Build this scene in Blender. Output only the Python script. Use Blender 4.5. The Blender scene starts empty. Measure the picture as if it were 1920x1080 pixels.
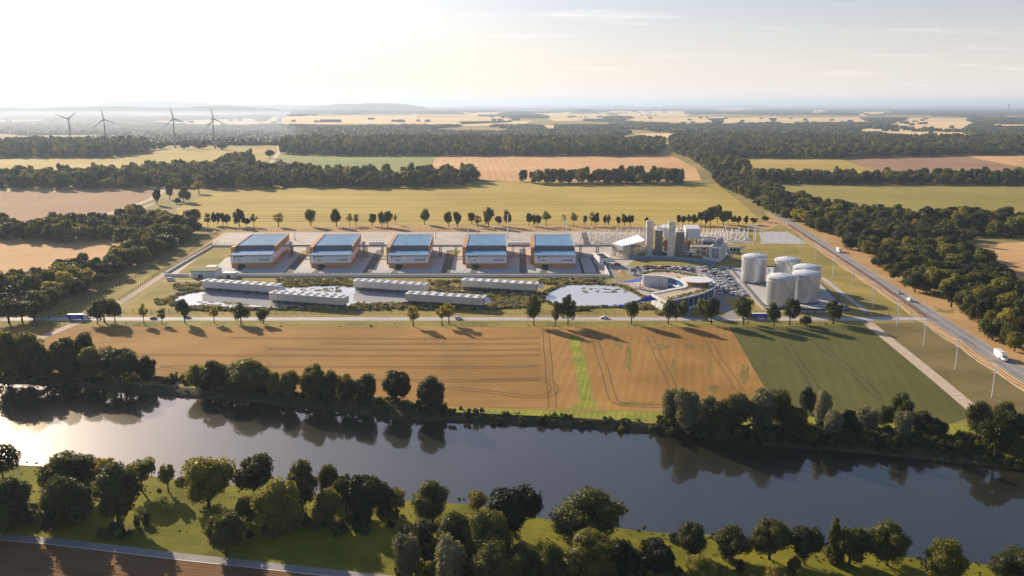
import bpy, math, random
import numpy as np
from mathutils import Vector, Matrix
R = math.radians
random.seed(7)
S = bpy.context.scene
COL = S.collection

# ---------------------------------------------------------------- camera
CAM_H, PITCH, FPX = 150.0, 12.1, 1600.0
cam = bpy.data.objects.new("camera", bpy.data.cameras.new("camera"))
COL.objects.link(cam)
cam.location = (0, 0, CAM_H)
cam.rotation_euler = (R(90 - PITCH), 0, 0)
cam.data.sensor_width = 36
cam.data.lens = FPX / 1920 * 36
cam.data.clip_start = 1
cam.data.clip_end = 200000
S.camera = cam

# ---------------------------------------------------------------- light
SUN_EL, SUN_AZ = 20.5, 37.0        # azimuth measured left of the view axis
w = bpy.data.worlds.new("World"); S.world = w; w.use_nodes = True
nt = w.node_tree; nt.nodes.clear()
wo = nt.nodes.new("ShaderNodeOutputWorld"); bg = nt.nodes.new("ShaderNodeBackground")
sky = nt.nodes.new("ShaderNodeTexSky"); sky.sky_type = 'NISHITA'; sky.sun_disc = False
sky.sun_elevation = R(SUN_EL); sky.sun_rotation = R(-SUN_AZ)
sky.altitude = 100; sky.air_density = 1.0; sky.dust_density = 1.6; sky.ozone_density = 1.5
bg.inputs[1].default_value = 0.062
# thin streaky clouds low in the sky
tc = nt.nodes.new("ShaderNodeTexCoord"); sep = nt.nodes.new("ShaderNodeSeparateXYZ")
nt.links.new(tc.outputs["Generated"], sep.inputs[0])
def wmath(op, a, b=None, c=None):
    n = nt.nodes.new("ShaderNodeMath"); n.operation = op
    for i, v in enumerate((a, b, c)):
        if v is None: continue
        if isinstance(v, (int, float)): n.inputs[i].default_value = v
        else: nt.links.new(v, n.inputs[i])
    return n.outputs[0]
zc = wmath('MAXIMUM', sep.outputs[2], 0.01)
dv = wmath('ADD', zc, 0.035)
cx = wmath('DIVIDE', sep.outputs[0], dv); cy = wmath('DIVIDE', sep.outputs[1], dv)
cmb = nt.nodes.new("ShaderNodeCombineXYZ")
nt.links.new(wmath('MULTIPLY', cx, 0.42), cmb.inputs[0]); nt.links.new(wmath('MULTIPLY', cy, 0.95), cmb.inputs[1])
cn = nt.nodes.new("ShaderNodeTexNoise"); cn.inputs["Scale"].default_value = 1.1; cn.inputs["Detail"].default_value = 9; cn.inputs["Roughness"].default_value = 0.62
nt.links.new(cmb.outputs[0], cn.inputs["Vector"])
cr = nt.nodes.new("ShaderNodeValToRGB"); cr.color_ramp.elements[0].position = 0.55; cr.color_ramp.elements[1].position = 0.72
nt.links.new(cn.outputs["Fac"], cr.inputs[0])
mx = nt.nodes.new("ShaderNodeMix"); mx.data_type = 'RGBA'
nt.links.new(wmath('MULTIPLY', cr.outputs[0], 0.5), mx.inputs[0])
tint = nt.nodes.new("ShaderNodeVectorMath"); tint.operation = 'MULTIPLY'; tint.inputs[1].default_value = (0.94, 0.98, 1.2)
hsv = nt.nodes.new('ShaderNodeHueSaturation'); hsv.inputs['Saturation'].default_value = 1.1
nt.links.new(sky.outputs[0], hsv.inputs['Color']); nt.links.new(hsv.outputs[0], tint.inputs[0]); nt.links.new(tint.outputs[0], mx.inputs[6]); mx.inputs[7].default_value = (14.0, 13.0, 12.4, 1)
# whitish haze that thickens towards the horizon, the same all the way round
hz = nt.nodes.new("ShaderNodeMix"); hz.data_type = 'RGBA'
nt.links.new(wmath('MULTIPLY', wmath('POWER', 2.718, wmath('MULTIPLY', zc, -11.0)), 0.85), hz.inputs[0])
nt.links.new(mx.outputs[2], hz.inputs[6]); hz.inputs[7].default_value = (12.2, 10.9, 10.0, 1)
nt.links.new(hz.outputs[2], bg.inputs[0]); nt.links.new(bg.outputs[0], wo.inputs[0])

sun = bpy.data.objects.new("sun", bpy.data.lights.new("sun", 'SUN'))
COL.objects.link(sun); sun.location = (0, 0, 400)
sun.data.energy = 5.0; sun.data.angle = R(0.55); sun.data.color = (1, 0.83, 0.62)
sd = Vector((-math.sin(R(SUN_AZ)) * math.cos(R(SUN_EL)), math.cos(R(SUN_AZ)) * math.cos(R(SUN_EL)), math.sin(R(SUN_EL))))
sun.rotation_euler = sd.to_track_quat('Z', 'Y').to_euler()
S.view_settings.view_transform = 'Standard'; S.view_settings.look = 'None'
S.view_settings.exposure = 0.68; S.view_settings.gamma = 1
S.view_settings.use_curve_mapping = False
S.cycles.volume_bounces = 0; S.cycles.max_bounces = 6; S.cycles.transparent_max_bounces = 8
S.cycles.diffuse_bounces = 2; S.cycles.glossy_bounces = 3
S.cycles.use_denoising = True

# ---------------------------------------------------------------- helpers
_p = R(PITCH); _F = (0, math.cos(_p), -math.sin(_p)); _U = (0, math.sin(_p), math.cos(_p))
def G(px, py, z=0.0):
    """ground position of something seen in the survey picture"""
    a = (px - 960) / FPX; b = (540 - py) / FPX
    d = (a, b * _U[1] + _F[1], b * _U[2] + _F[2])
    t = (z - CAM_H) / d[2]
    return Vector((d[0] * t, d[1] * t, z))
def ppm(x, y, z=0):      # picture points per metre there
    return FPX / (y * math.cos(_p) + (CAM_H - z) * math.sin(_p))

def tag(o, label=None, cat=None, group=None, kind=None):
    if label: o["label"] = label
    if cat: o["category"] = cat
    if group: o["group"] = group
    if kind: o["kind"] = kind
    return o
def empty(name, loc, rz=0.0, label=None, cat=None, group=None):
    o = bpy.data.objects.new(name, None); COL.objects.link(o)
    o.location = loc; o.rotation_euler = (0, 0, rz); o.empty_display_size = 2
    return tag(o, label, cat, group)
def link(name, me, parent=None):
    o = bpy.data.objects.new(name, me); COL.objects.link(o)
    if parent: o.parent = parent
    return o

class MB:
    def __init__(s): s.v = []; s.f = []; s.m = []; s.cm = 0; s.mats = []
    def mat(s, m):
        if m not in s.mats: s.mats.append(m)
        s.cm = s.mats.index(m); return s
    def add(s, vs, fs):
        b = len(s.v); s.v += [tuple(v) for v in vs]
        for f in fs: s.f.append([i + b for i in f]); s.m.append(s.cm)
        return s
    def box(s, x0, x1, y0, y1, z0, z1, M=None):
        vs = [Vector(p) for p in ((x0,y0,z0),(x1,y0,z0),(x1,y1,z0),(x0,y1,z0),(x0,y0,z1),(x1,y0,z1),(x1,y1,z1),(x0,y1,z1))]
        if M: vs = [M @ v for v in vs]
        return s.add(vs, [(3,2,1,0),(4,5,6,7),(0,1,5,4),(1,2,6,5),(2,3,7,6),(3,0,4,7)])
    def prism(s, poly, z0, z1):
        n = len(poly)
        a = sum(poly[i][0]*poly[(i+1)%n][1]-poly[(i+1)%n][0]*poly[i][1] for i in range(n))
        if a < 0: poly = poly[::-1]
        vs = [(p[0],p[1],z0) for p in poly] + [(p[0],p[1],z1) for p in poly]
        fs = [tuple(range(n-1,-1,-1)), tuple(range(n,2*n))] + [(i,(i+1)%n,n+(i+1)%n,n+i) for i in range(n)]
        return s.add(vs, fs)
    def cyl(s, cx, cy, z0, z1, r0, r1=None, n=24, cap=True):
        r1 = r0 if r1 is None else r1
        vs = [(cx+r0*math.cos(2*math.pi*i/n), cy+r0*math.sin(2*math.pi*i/n), z0) for i in range(n)]
        vs += [(cx+r1*math.cos(2*math.pi*i/n), cy+r1*math.sin(2*math.pi*i/n), z1) for i in range(n)]
        fs = [(i,(i+1)%n,n+(i+1)%n,n+i) for i in range(n)]
        if cap: fs += [tuple(range(n-1,-1,-1)), tuple(range(n,2*n))]
        return s.add(vs, fs)
    def rod(s, a, b, r, r2=None, n=6):
        a = Vector(a); b = Vector(b); d = b - a
        if d.length < 1e-6: return s
        r2 = r if r2 is None else r2
        q = d.to_track_quat('Z', 'Y').to_matrix()
        vs = []
        for c, rr in ((a, r), (b, r2)):
            for i in range(n):
                t = 2*math.pi*i/n
                vs.append(c + q @ Vector((rr*math.cos(t), rr*math.sin(t), 0)))
        fs = [(i,(i+1)%n,n+(i+1)%n,n+i) for i in range(n)] + [tuple(range(n-1,-1,-1)), tuple(range(n,2*n))]
        return s.add(vs, fs)
    def lathe(s, cx, cy, prof, n=32):
        vs = []
        for r, z in prof:
            for i in range(n): vs.append((cx+r*math.cos(2*math.pi*i/n), cy+r*math.sin(2*math.pi*i/n), z))
        fs = []
        for k in range(len(prof)-1):
            for i in range(n): fs.append((k*n+i, k*n+(i+1)%n, (k+1)*n+(i+1)%n, (k+1)*n+i))
        return s.add(vs, fs)
    def mesh(s, name, smooth=False):
        me = bpy.data.meshes.new(name); me.from_pydata(s.v, [], s.f)
        for m in s.mats: me.materials.append(m)
        me.polygons.foreach_set("material_index", s.m)
        if smooth: me.polygons.foreach_set("use_smooth", [True]*len(s.f))
        me.update(); return me
    def build(s, name, parent=None, smooth=False):
        return link(name, s.mesh(name, smooth), parent)

# ---------------------------------------------------------------- materials
MATS = {}
def nodes_of(m):
    m.use_nodes = True; t = m.node_tree
    return t, t.nodes["Principled BSDF"]
def mat(name, col, rough=0.8, var=0.12, scale=0.2, metal=0.0, spec=0.3, bump=0.0, bscale=1.0, col2=None, stretch=(1,1,1), coord='Position'):
    if name in MATS: return MATS[name]
    m = bpy.data.materials.new(name); t, b = nodes_of(m)
    b.inputs["Roughness"].default_value = rough; b.inputs["Metallic"].default_value = metal
    b.inputs["Specular IOR Level"].default_value = spec
    if coord == 'Position':
        g = t.nodes.new("ShaderNodeNewGeometry"); src = g.outputs["Position"]
    else:
        g = t.nodes.new("ShaderNodeTexCoord"); src = g.outputs["Object"]
    mp = t.nodes.new("ShaderNodeMapping"); mp.inputs["Scale"].default_value = stretch
    t.links.new(src, mp.inputs[0])
    n = t.nodes.new("ShaderNodeTexNoise"); n.inputs["Scale"].default_value = scale; n.inputs["Detail"].default_value = 8; n.inputs["Roughness"].default_value = 0.62
    t.links.new(mp.outputs[0], n.inputs["Vector"])
    r = t.nodes.new("ShaderNodeValToRGB"); r.color_ramp.elements[0].position = 0.32; r.color_ramp.elements[1].position = 0.68
    c2 = col2 or tuple(min(1, c*(1+var)) for c in col)
    c1 = tuple(c*(1-var) for c in col) if not col2 else col
    r.color_ramp.elements[0].color = (*c1, 1); r.color_ramp.elements[1].color = (*c2, 1)
    t.links.new(n.outputs["Fac"], r.inputs[0]); t.links.new(r.outputs[0], b.inputs["Base Color"])
    if bump:
        n2 = t.nodes.new("ShaderNodeTexNoise"); n2.inputs["Scale"].default_value = bscale; n2.inputs["Detail"].default_value = 6
        t.links.new(mp.outputs[0], n2.inputs["Vector"])
        bp = t.nodes.new("ShaderNodeBump"); bp.inputs["Strength"].default_value = bump; bp.inputs["Distance"].default_value = 0.5
        t.links.new(n2.outputs["Fac"], bp.inputs["Height"]); t.links.new(bp.outputs[0], b.inputs["Normal"])
    MATS[name] = m; return m

def field_mat(name, colA, colB, ang=0.0, period=6.0, rows=0.25, patch=0.012, colC=None, cpos=0.62, fine=0.35, bump=0.5, distort=1.2, streak=6.0, flecks=0.35):
    """colA/colB blotches at field scale, worked rows at an angle, fine plant-scale speckle"""
    m = bpy.data.materials.new(name); t, b = nodes_of(m); L = t.links.new
    b.inputs["Roughness"].default_value = 0.95; b.inputs["Specular IOR Level"].default_value = 0.1
    g = t.nodes.new("ShaderNodeNewGeometry")
    n1 = t.nodes.new("ShaderNodeTexNoise"); n1.inputs["Scale"].default_value = patch; n1.inputs["Detail"].default_value = 7; n1.inputs["Roughness"].default_value = 0.6
    L(g.outputs["Position"], n1.inputs["Vector"])
    r1 = t.nodes.new("ShaderNodeValToRGB"); e = r1.color_ramp.elements
    e[0].position = 0.36; e[1].position = 0.64; e[0].color = (*colA, 1); e[1].color = (*colB, 1)
    if colC:
        x = e.new(cpos + 0.08); x.color = (*colC, 1)
    L(n1.outputs["Fac"], r1.inputs[0])
    mp = t.nodes.new("ShaderNodeMapping"); mp.inputs["Rotation"].default_value = (0, 0, -ang)
    L(g.outputs["Position"], mp.inputs[0])
    # rows: streaks across local Y
    mp2 = t.nodes.new("ShaderNodeMapping"); mp2.inputs["Scale"].default_value = (1/(period*streak*4), 1/period, 1)
    L(mp.outputs[0], mp2.inputs[0])
    n2 = t.nodes.new("ShaderNodeTexNoise"); n2.inputs["Scale"].default_value = 1.0; n2.inputs["Detail"].default_value = 4; n2.inputs["Distortion"].default_value = 0.15
    L(mp2.outputs[0], n2.inputs["Vector"])
    wv = t.nodes.new("ShaderNodeTexWave"); wv.bands_direction = 'Y'; wv.inputs["Scale"].default_value = 0.314/period*1.0
    wv.inputs["Distortion"].default_value = distort; wv.inputs["Detail"].default_value = 2; wv.inputs["Detail Scale"].default_value = 0.02*period
    L(mp.outputs[0], wv.inputs["Vector"])
    n3 = t.nodes.new("ShaderNodeTexNoise"); n3.inputs["Scale"].default_value = fine; n3.inputs["Detail"].default_value = 8; n3.inputs["Roughness"].default_value = 0.75
    L(g.outputs["Position"], n3.inputs["Vector"])
    def mth(op, a, bb):
        n = t.nodes.new("ShaderNodeMath"); n.operation = op
        for i, v in enumerate((a, bb)):
            if isinstance(v, (int, float)): n.inputs[i].default_value = v
            else: L(v, n.inputs[i])
        return n.outputs[0]
    s = mth('ADD', mth('MULTIPLY', n2.outputs["Fac"], rows*1.6), mth('MULTIPLY', wv.outputs["Fac"], rows*0.6))
    s = mth('ADD', s, mth('MULTIPLY', n3.outputs["Fac"], flecks))
    s = mth('ADD', s, 1.0 - rows*1.1 - flecks*0.5)
    mx = t.nodes.new("ShaderNodeVectorMath"); mx.operation = 'SCALE'
    L(r1.outputs[0], mx.inputs[0]); L(s, mx.inputs[3])
    L(mx.outputs[0], b.inputs["Base Color"])
    if bump:
        bp = t.nodes.new("ShaderNodeBump"); bp.inputs["Strength"].default_value = bump; bp.inputs["Distance"].default_value = 1.0
        L(s, bp.inputs["Height"]); L(bp.outputs[0], b.inputs["Normal"])
    return m

def leaf_mat(name, c_dark, c_light, trans=0.3):
    m = bpy.data.materials.new(name); t, b = nodes_of(m); L = t.links.new
    b.inputs["Roughness"].default_value = 0.6; b.inputs["Specular IOR Level"].default_value = 0.25
    oi = t.nodes.new("ShaderNodeObjectInfo"); g = t.nodes.new("ShaderNodeNewGeometry")
    n = t.nodes.new("ShaderNodeTexNoise"); n.inputs["Scale"].default_value = 0.35; n.inputs["Detail"].default_value = 3
    L(g.outputs["Position"], n.inputs["Vector"])
    ad = t.nodes.new("ShaderNodeMath"); ad.operation = 'MULTIPLY_ADD'; L(n.outputs["Fac"], ad.inputs[0]); ad.inputs[1].default_value = 0.5
    m2 = t.nodes.new("ShaderNodeMath"); m2.operation = 'MULTIPLY'; L(oi.outputs["Random"], m2.inputs[0]); m2.inputs[1].default_value = 0.9
    L(m2.outputs[0], ad.inputs[2])
    r = t.nodes.new("ShaderNodeValToRGB"); e = r.color_ramp.elements
    e[0].position = 0.25; e[1].position = 0.95; e[0].color = (*c_dark, 1); e[1].color = (*c_light, 1)
    L(ad.outputs[0], r.inputs[0]); L(r.outputs[0], b.inputs["Base Color"])
    tr = t.nodes.new("ShaderNodeBsdfTranslucent"); mix = t.nodes.new("ShaderNodeMixShader")
    hs = t.nodes.new("ShaderNodeVectorMath"); hs.operation = 'MULTIPLY'; hs.inputs[1].default_value = (2.1, 1.85, 0.55); L(r.outputs[0], hs.inputs[0])
    L(hs.outputs[0], tr.inputs[0]); mix.inputs[0].default_value = trans
    L(b.outputs[0], mix.inputs[1]); L(tr.outputs[0], mix.inputs[2])
    out = [x for x in t.nodes if x.type == 'OUTPUT_MATERIAL'][0]; L(mix.outputs[0], out.inputs[0])
    return m

def water_mat(name, col, ior=1.4, rough=0.02, wave=0.12, wscale=0.5):
    m = bpy.data.materials.new(name); t, b = nodes_of(m); L = t.links.new
    b.inputs["Base Color"].default_value = (*col, 1); b.inputs["Roughness"].default_value = rough; b.inputs["IOR"].default_value = ior
    g = t.nodes.new("ShaderNodeNewGeometry"); mp = t.nodes.new("ShaderNodeMapping"); mp.inputs["Rotation"].default_value = (0, 0, R(25)); mp.inputs["Scale"].default_value = (0.3, 1.3, 1)
    L(g.outputs["Position"], mp.inputs[0])
    n = t.nodes.new("ShaderNodeTexNoise"); n.inputs["Scale"].default_value = wscale; n.inputs["Detail"].default_value = 3
    L(mp.outputs[0], n.inputs["Vector"])
    n2 = t.nodes.new("ShaderNodeTexNoise"); n2.inputs["Scale"].default_value = 0.018; n2.inputs["Detail"].default_value = 2
    L(g.outputs["Position"], n2.inputs["Vector"])
    mu = t.nodes.new("ShaderNodeMath"); mu.operation = 'MULTIPLY'; L(n.outputs["Fac"], mu.inputs[0]); L(n2.outputs["Fac"], mu.inputs[1])
    bp = t.nodes.new("ShaderNodeBump"); bp.inputs["Strength"].default_value = wave; bp.inputs["Distance"].default_value = 0.062
    L(mu.outputs[0], bp.inputs["Height"]); L(bp.outputs[0], b.inputs["Normal"])
    return m

M_weed = field_mat('weedy_crop', (0.16,0.13,0.035), (0.27,0.185,0.05), ang=R(78), period=4, rows=0.15, patch=0.05, fine=0.6)
M_turb = mat("turbine_grey", (0.30,0.32,0.34), rough=0.6, var=0.05)
M_stub = field_mat("stubble", (0.275,0.15,0.040), (0.41,0.232,0.07), ang=0, period=5, rows=0.15, patch=0.012, fine=0.5, streak=5)
M_stub2 = field_mat("stubble_east", (0.285,0.152,0.040), (0.42,0.235,0.07), ang=R(78), period=5, rows=0.13, patch=0.014, colC=(0.17,0.17,0.045), cpos=0.60, fine=0.5)
M_near = field_mat("tilled", (0.165,0.088,0.038), (0.24,0.132,0.058), ang=R(-8), period=1.6, rows=0.2, patch=0.02, fine=0.8)
M_green = field_mat("green_crop", (0.088,0.092,0.026), (0.125,0.122,0.034), ang=R(76), period=7, rows=0.14, patch=0.008, fine=0.4)
M_strip = field_mat("green_strip", (0.20,0.22,0.03), (0.32,0.32,0.05), ang=R(80), period=3, rows=0.2, patch=0.05, fine=0.6)
M_meadow = field_mat("mown_meadow", (0.38,0.285,0.06), (0.50,0.37,0.095), ang=0, period=26, rows=0.42, patch=0.004, fine=0.15, streak=5, flecks=0.2, distort=0.6)
M_meadow2 = field_mat("east_meadow", (0.26,0.225,0.055), (0.35,0.29,0.075), ang=R(4), period=8, rows=0.18, patch=0.004, fine=0.15)
M_pale = field_mat("pale_stubble", (0.52,0.30,0.13), (0.63,0.40,0.19), ang=R(30), period=9, rows=0.2, patch=0.005, fine=0.2)
M_brown = field_mat("brown_soil", (0.29,0.175,0.095), (0.37,0.23,0.13), ang=0, period=10, rows=0.1, patch=0.003, fine=0.1)
M_pink = field_mat("ripe_corn", (0.58,0.33,0.15), (0.68,0.42,0.20), ang=R(93), period=16, rows=0.22, patch=0.003, fine=0.1)
M_lime = field_mat("far_green", (0.23,0.26,0.08), (0.30,0.31,0.10), ang=0, period=14, rows=0.08, patch=0.002, fine=0.08)
M_gold = field_mat("far_gold", (0.66,0.46,0.2), (0.86,0.64,0.32), ang=R(20), period=60, rows=0.12, patch=0.001, fine=0.02, bump=0)
M_land = field_mat("open_land", (0.21,0.19,0.055), (0.40,0.29,0.10), ang=0, period=20, rows=0.06, patch=0.004, colC=(0.46,0.30,0.13), fine=0.25)
M_lawn = field_mat("lawn", (0.22,0.19,0.05), (0.38,0.29,0.08), ang=R(15), period=4, rows=0.1, patch=0.02, fine=0.3)
M_bankg = field_mat("bank_grass", (0.12,0.125,0.011), (0.25,0.23,0.02), ang=R(-10), period=4, rows=0.04, patch=0.035, colC=(0.24,0.21,0.035), fine=0.45, bump=0.9)
M_verge = field_mat("verge_grass", (0.17,0.16,0.035), (0.33,0.27,0.07), ang=0, period=2.5, rows=0.2, patch=0.03, fine=0.5)
M_rland = field_mat("rough_roadside", (0.15,0.125,0.05), (0.25,0.185,0.075), ang=R(-50), period=3, rows=0.15, patch=0.02, colC=(0.34,0.24,0.11), fine=0.4)
M_dry = field_mat("dry_verge", (0.42,0.255,0.105), (0.52,0.34,0.16), ang=R(-70), period=3, rows=0.1, patch=0.02, colC=(0.26,0.21,0.08), cpos=0.56, fine=0.4)
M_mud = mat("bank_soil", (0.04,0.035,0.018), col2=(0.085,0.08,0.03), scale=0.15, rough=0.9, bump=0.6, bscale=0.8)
M_asph = mat("asphalt", (0.22,0.21,0.205), col2=(0.32,0.305,0.29), scale=0.06, rough=0.85, stretch=(1,1,1))
M_aspd = mat("asphalt_dark", (0.075,0.075,0.07), col2=(0.115,0.11,0.10), scale=0.12, rough=0.85)
M_road = mat("worn_road", (0.40,0.37,0.36), col2=(0.52,0.48,0.46), scale=0.05, rough=0.8)
M_conc = mat("concrete", (0.42,0.37,0.31), col2=(0.56,0.49,0.42), scale=0.03, rough=0.85)
M_pad = mat("pad_concrete", (0.40,0.40,0.39), col2=(0.50,0.49,0.48), scale=0.08, rough=0.8)
M_track = mat("gravel_track", (0.44,0.34,0.24), col2=(0.60,0.50,0.38), scale=0.3, rough=0.95)
M_line = mat("road_paint", (0.78,0.76,0.70), rough=0.7, var=0.08)
M_rut = mat("rut_soil", (0.15,0.085,0.036), rough=1, var=0.2, scale=0.3)
M_rutg = mat("rut_green", (0.06,0.055,0.02), rough=1, var=0.2, scale=0.3)
M_white = mat("white_paint", (0.78,0.77,0.74), rough=0.5, var=0.05, scale=0.3)
M_wpan = mat("white_panel", (0.70,0.72,0.74), rough=0.45, var=0.06, scale=0.15, stretch=(3,3,0.3))
M_cort = mat("corten", (0.44,0.20,0.065), col2=(0.56,0.28,0.10), rough=0.75, scale=0.5, stretch=(0.2,0.2,3), coord='Object')
M_ribb = mat("ribbed_metal", (0.24,0.215,0.20), rough=0.5, var=0.12, scale=0.4)
M_roof = mat("blue_roof", (0.085,0.22,0.40), col2=(0.15,0.34,0.52), rough=0.45, scale=0.10, stretch=(1,0.5,1), coord='Object')
M_grey = mat("grey_metal", (0.33,0.35,0.37), rough=0.45, metal=0.3, var=0.1, scale=0.4)
M_dgrey = mat("dark_metal", (0.10,0.11,0.12), rough=0.5, metal=0.2, var=0.15, scale=0.4)
M_steel = mat("tank_steel", (0.55,0.565,0.58), col2=(0.66,0.67,0.685), rough=0.38, metal=0.75, scale=0.06, stretch=(2,2,0.3), coord='Object')
M_dome = mat("dome_white", (0.70,0.73,0.76), rough=0.45, var=0.05, scale=0.2)
M_black = mat("black", (0.012,0.012,0.014), rough=0.5, var=0.1)
M_blue = mat("signal_blue", (0.02,0.075,0.55), rough=0.45, var=0.08)
M_glass = mat("blue_glass", (0.03,0.14,0.33), rough=0.12, spec=0.8, var=0.15, scale=0.1)
M_beige = mat("beige_panel", (0.70,0.63,0.54), rough=0.6, var=0.08, scale=0.15)
M_wall = mat("slate_blue_wall", (0.17,0.25,0.36), rough=0.7, var=0.1, scale=0.2)
M_post = mat("fence_steel", (0.06,0.055,0.05), rough=0.7, var=0.2)
M_rust = mat("fence_rust", (0.26,0.10,0.04), rough=0.8, var=0.2)
M_bark = mat("bark", (0.055,0.042,0.03), rough=0.95, var=0.3, scale=2.0)
M_reed = leaf_mat("reeds", (0.22,0.20,0.085), (0.56,0.50,0.26), 0.12)
M_lf = leaf_mat("foliage_dark", (0.009,0.017,0.005), (0.088,0.098,0.020), 0.26)
M_lfm = leaf_mat("foliage_mid", (0.034,0.046,0.009), (0.18,0.18,0.032), 0.36)
M_lfl = leaf_mat("foliage_light", (0.12,0.12,0.03), (0.26,0.23,0.055), 0.4)
M_lfs = leaf_mat("foliage_silver", (0.10,0.11,0.06), (0.21,0.215,0.13), 0.25)
M_tyre = mat("rubber", (0.02,0.02,0.02), rough=0.9, var=0.1)
M_cglass = mat("car_glass", (0.015,0.02,0.025), rough=0.08, spec=0.8, var=0.0)
M_river = water_mat("river_water", (0.021,0.021,0.011), ior=2.0, rough=0.03, wave=0.4, wscale=0.25)
def rough_sheen(m, r, f):
    t = m.node_tree; b = t.nodes["Principled BSDF"]; g = t.nodes.new("ShaderNodeBsdfGlossy"); g.inputs["Roughness"].default_value = r; g.inputs["Color"].default_value = (0.9,0.82,0.72,1)
    mx = t.nodes.new("ShaderNodeMixShader"); mx.inputs[0].default_value = f
    t.links.new(b.outputs[0], mx.inputs[1]); t.links.new(g.outputs[0], mx.inputs[2]); t.links.new(mx.outputs[0], [x for x in t.nodes if x.type == 'OUTPUT_MATERIAL'][0].inputs[0])
rough_sheen(M_river, 0.30, 0.07)
M_river.node_tree.nodes['Principled BSDF'].inputs['Specular Tint'].default_value = (1.0, 0.85, 0.66, 1)
M_pond = water_mat("pond_water", (0.55,0.54,0.52), ior=2.8, rough=0.02, wave=0.02, wscale=0.6)  # milky base colour paints in the bright sky reflection on the ponds

def ord_(n):
    wd = "first second third fourth fifth sixth seventh eighth ninth tenth eleventh twelfth".split()
    if n <= 12: return wd[n-1]
    return str(n) + ("th" if 10 < n % 100 < 20 else {1:"st",2:"nd",3:"rd"}.get(n % 10, "th"))
# ================================================================ GROUND
def sheet(name, pts, z, m, kind="structure", label=None, px=True):
    P = [G(*p) for p in pts] if px else [Vector((p[0], p[1], 0)) for p in pts]
    b = MB().mat(m)
    n = len(P); a = sum(P[i].x*P[(i+1)%n].y-P[(i+1)%n].x*P[i].y for i in range(n))
    if a < 0: P = P[::-1]
    b.add([(p.x, p.y, z) for p in P], [tuple(range(n))])
    o = b.build(name); tag(o, label, None, None, kind); return o
def ribbon_pts(P, wd):
    L_, R_ = [], []
    for i, p in enumerate(P):
        a = P[max(0, i-1)]; c = P[min(len(P)-1, i+1)]
        d = Vector((c.x-a.x, c.y-a.y, 0)); d.normalize(); nrm = Vector((-d.y, d.x, 0))
        L_.append(p + nrm*wd/2); R_.append(p - nrm*wd/2)
    return L_, R_
def ribbon(name, pts, wd, z, m, kind="structure", px=True, parent=None, sub=0):
    P = [G(*p) for p in pts] if px else [Vector((p[0], p[1], 0)) for p in pts]
    if sub:
        Q = []
        for i in range(len(P)-1):
            p0 = P[max(0,i-1)]; p1 = P[i]; p2 = P[i+1]; p3 = P[min(len(P)-1,i+2)]
            for k in range(sub):
                t = k/sub
                Q.append(0.5*((2*p1)+(p2-p0)*t+(2*p0-5*p1+4*p2-p3)*t*t+(3*p1-p0-3*p2+p3)*t*t*t))
        Q.append(P[-1]); P = Q
    L_, R_ = ribbon_pts(P, wd)
    b = MB().mat(m); n = len(P)
    b.add([(p.x,p.y,z) for p in R_] + [(p.x,p.y,z) for p in L_], [(i, i+1, n+i+1, n+i) for i in range(n-1)])
    o = b.build(name, parent)
    if kind: tag(o, kind=kind)
    return o
def dense(P, step=14):
    Q = []
    for a, b in zip(P, P[1:]):
        n = max(1, int((b-a).length/step))
        for k in range(n): Q.append(a.lerp(b, k/n))
    return Q + [P[-1]]

WZ = -3.0
nb = [(-500,700),(-200,708),(0,720),(90,723),(190,729),(300,742),(360,747),(480,757),(600,770),(720,782),(840,790),(960,797),(1120,806),(1240,813),(1330,822),(1400,833),(1560,846),(1680,856),(1780,867),(1850,874),(1920,884),(2100,905),(2500,960)]
sb = [(-700,830),(-300,850),(0,873),(84,880),(282,900),(350,909),(457,918),(600,932),(762,946),(850,951),(930,962),(1007,976),(1042,981),(1185,995),(1267,1004),(1405,1018),(1445,1022),(1537,1031),(1700,1050),(1810,1062),(1870,1072),(1960,1090),(2400,1180)]
rng = random.Random(3)
NBW = dense([G(x, y, WZ) for x, y in nb]); SBW = dense([G(x, y, WZ) for x, y in sb], 9)
for P in (NBW, SBW):
    for i, p in enumerate(P): p.y += rng.uniform(-1.0, 1.0) + 1.2*math.sin(i*0.7)
NBW = [Vector((-9000, NBW[0].y+900, WZ))] + NBW + [Vector((9000, NBW[-1].y-60, WZ))]
SBW = [Vector((-9000, SBW[0].y+900, WZ))] + SBW + [Vector((9000, SBW[-1].y-60, WZ))]
NBL = [Vector((p.x, p.y + 7 + 2*math.sin(i*0.35), 0)) for i, p in enumerate(NBW)]
SBL = [Vector((p.x, p.y - 3.5 + 0.8*math.sin(i*0.5), 0)) for i, p in enumerate(SBW)]

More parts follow.
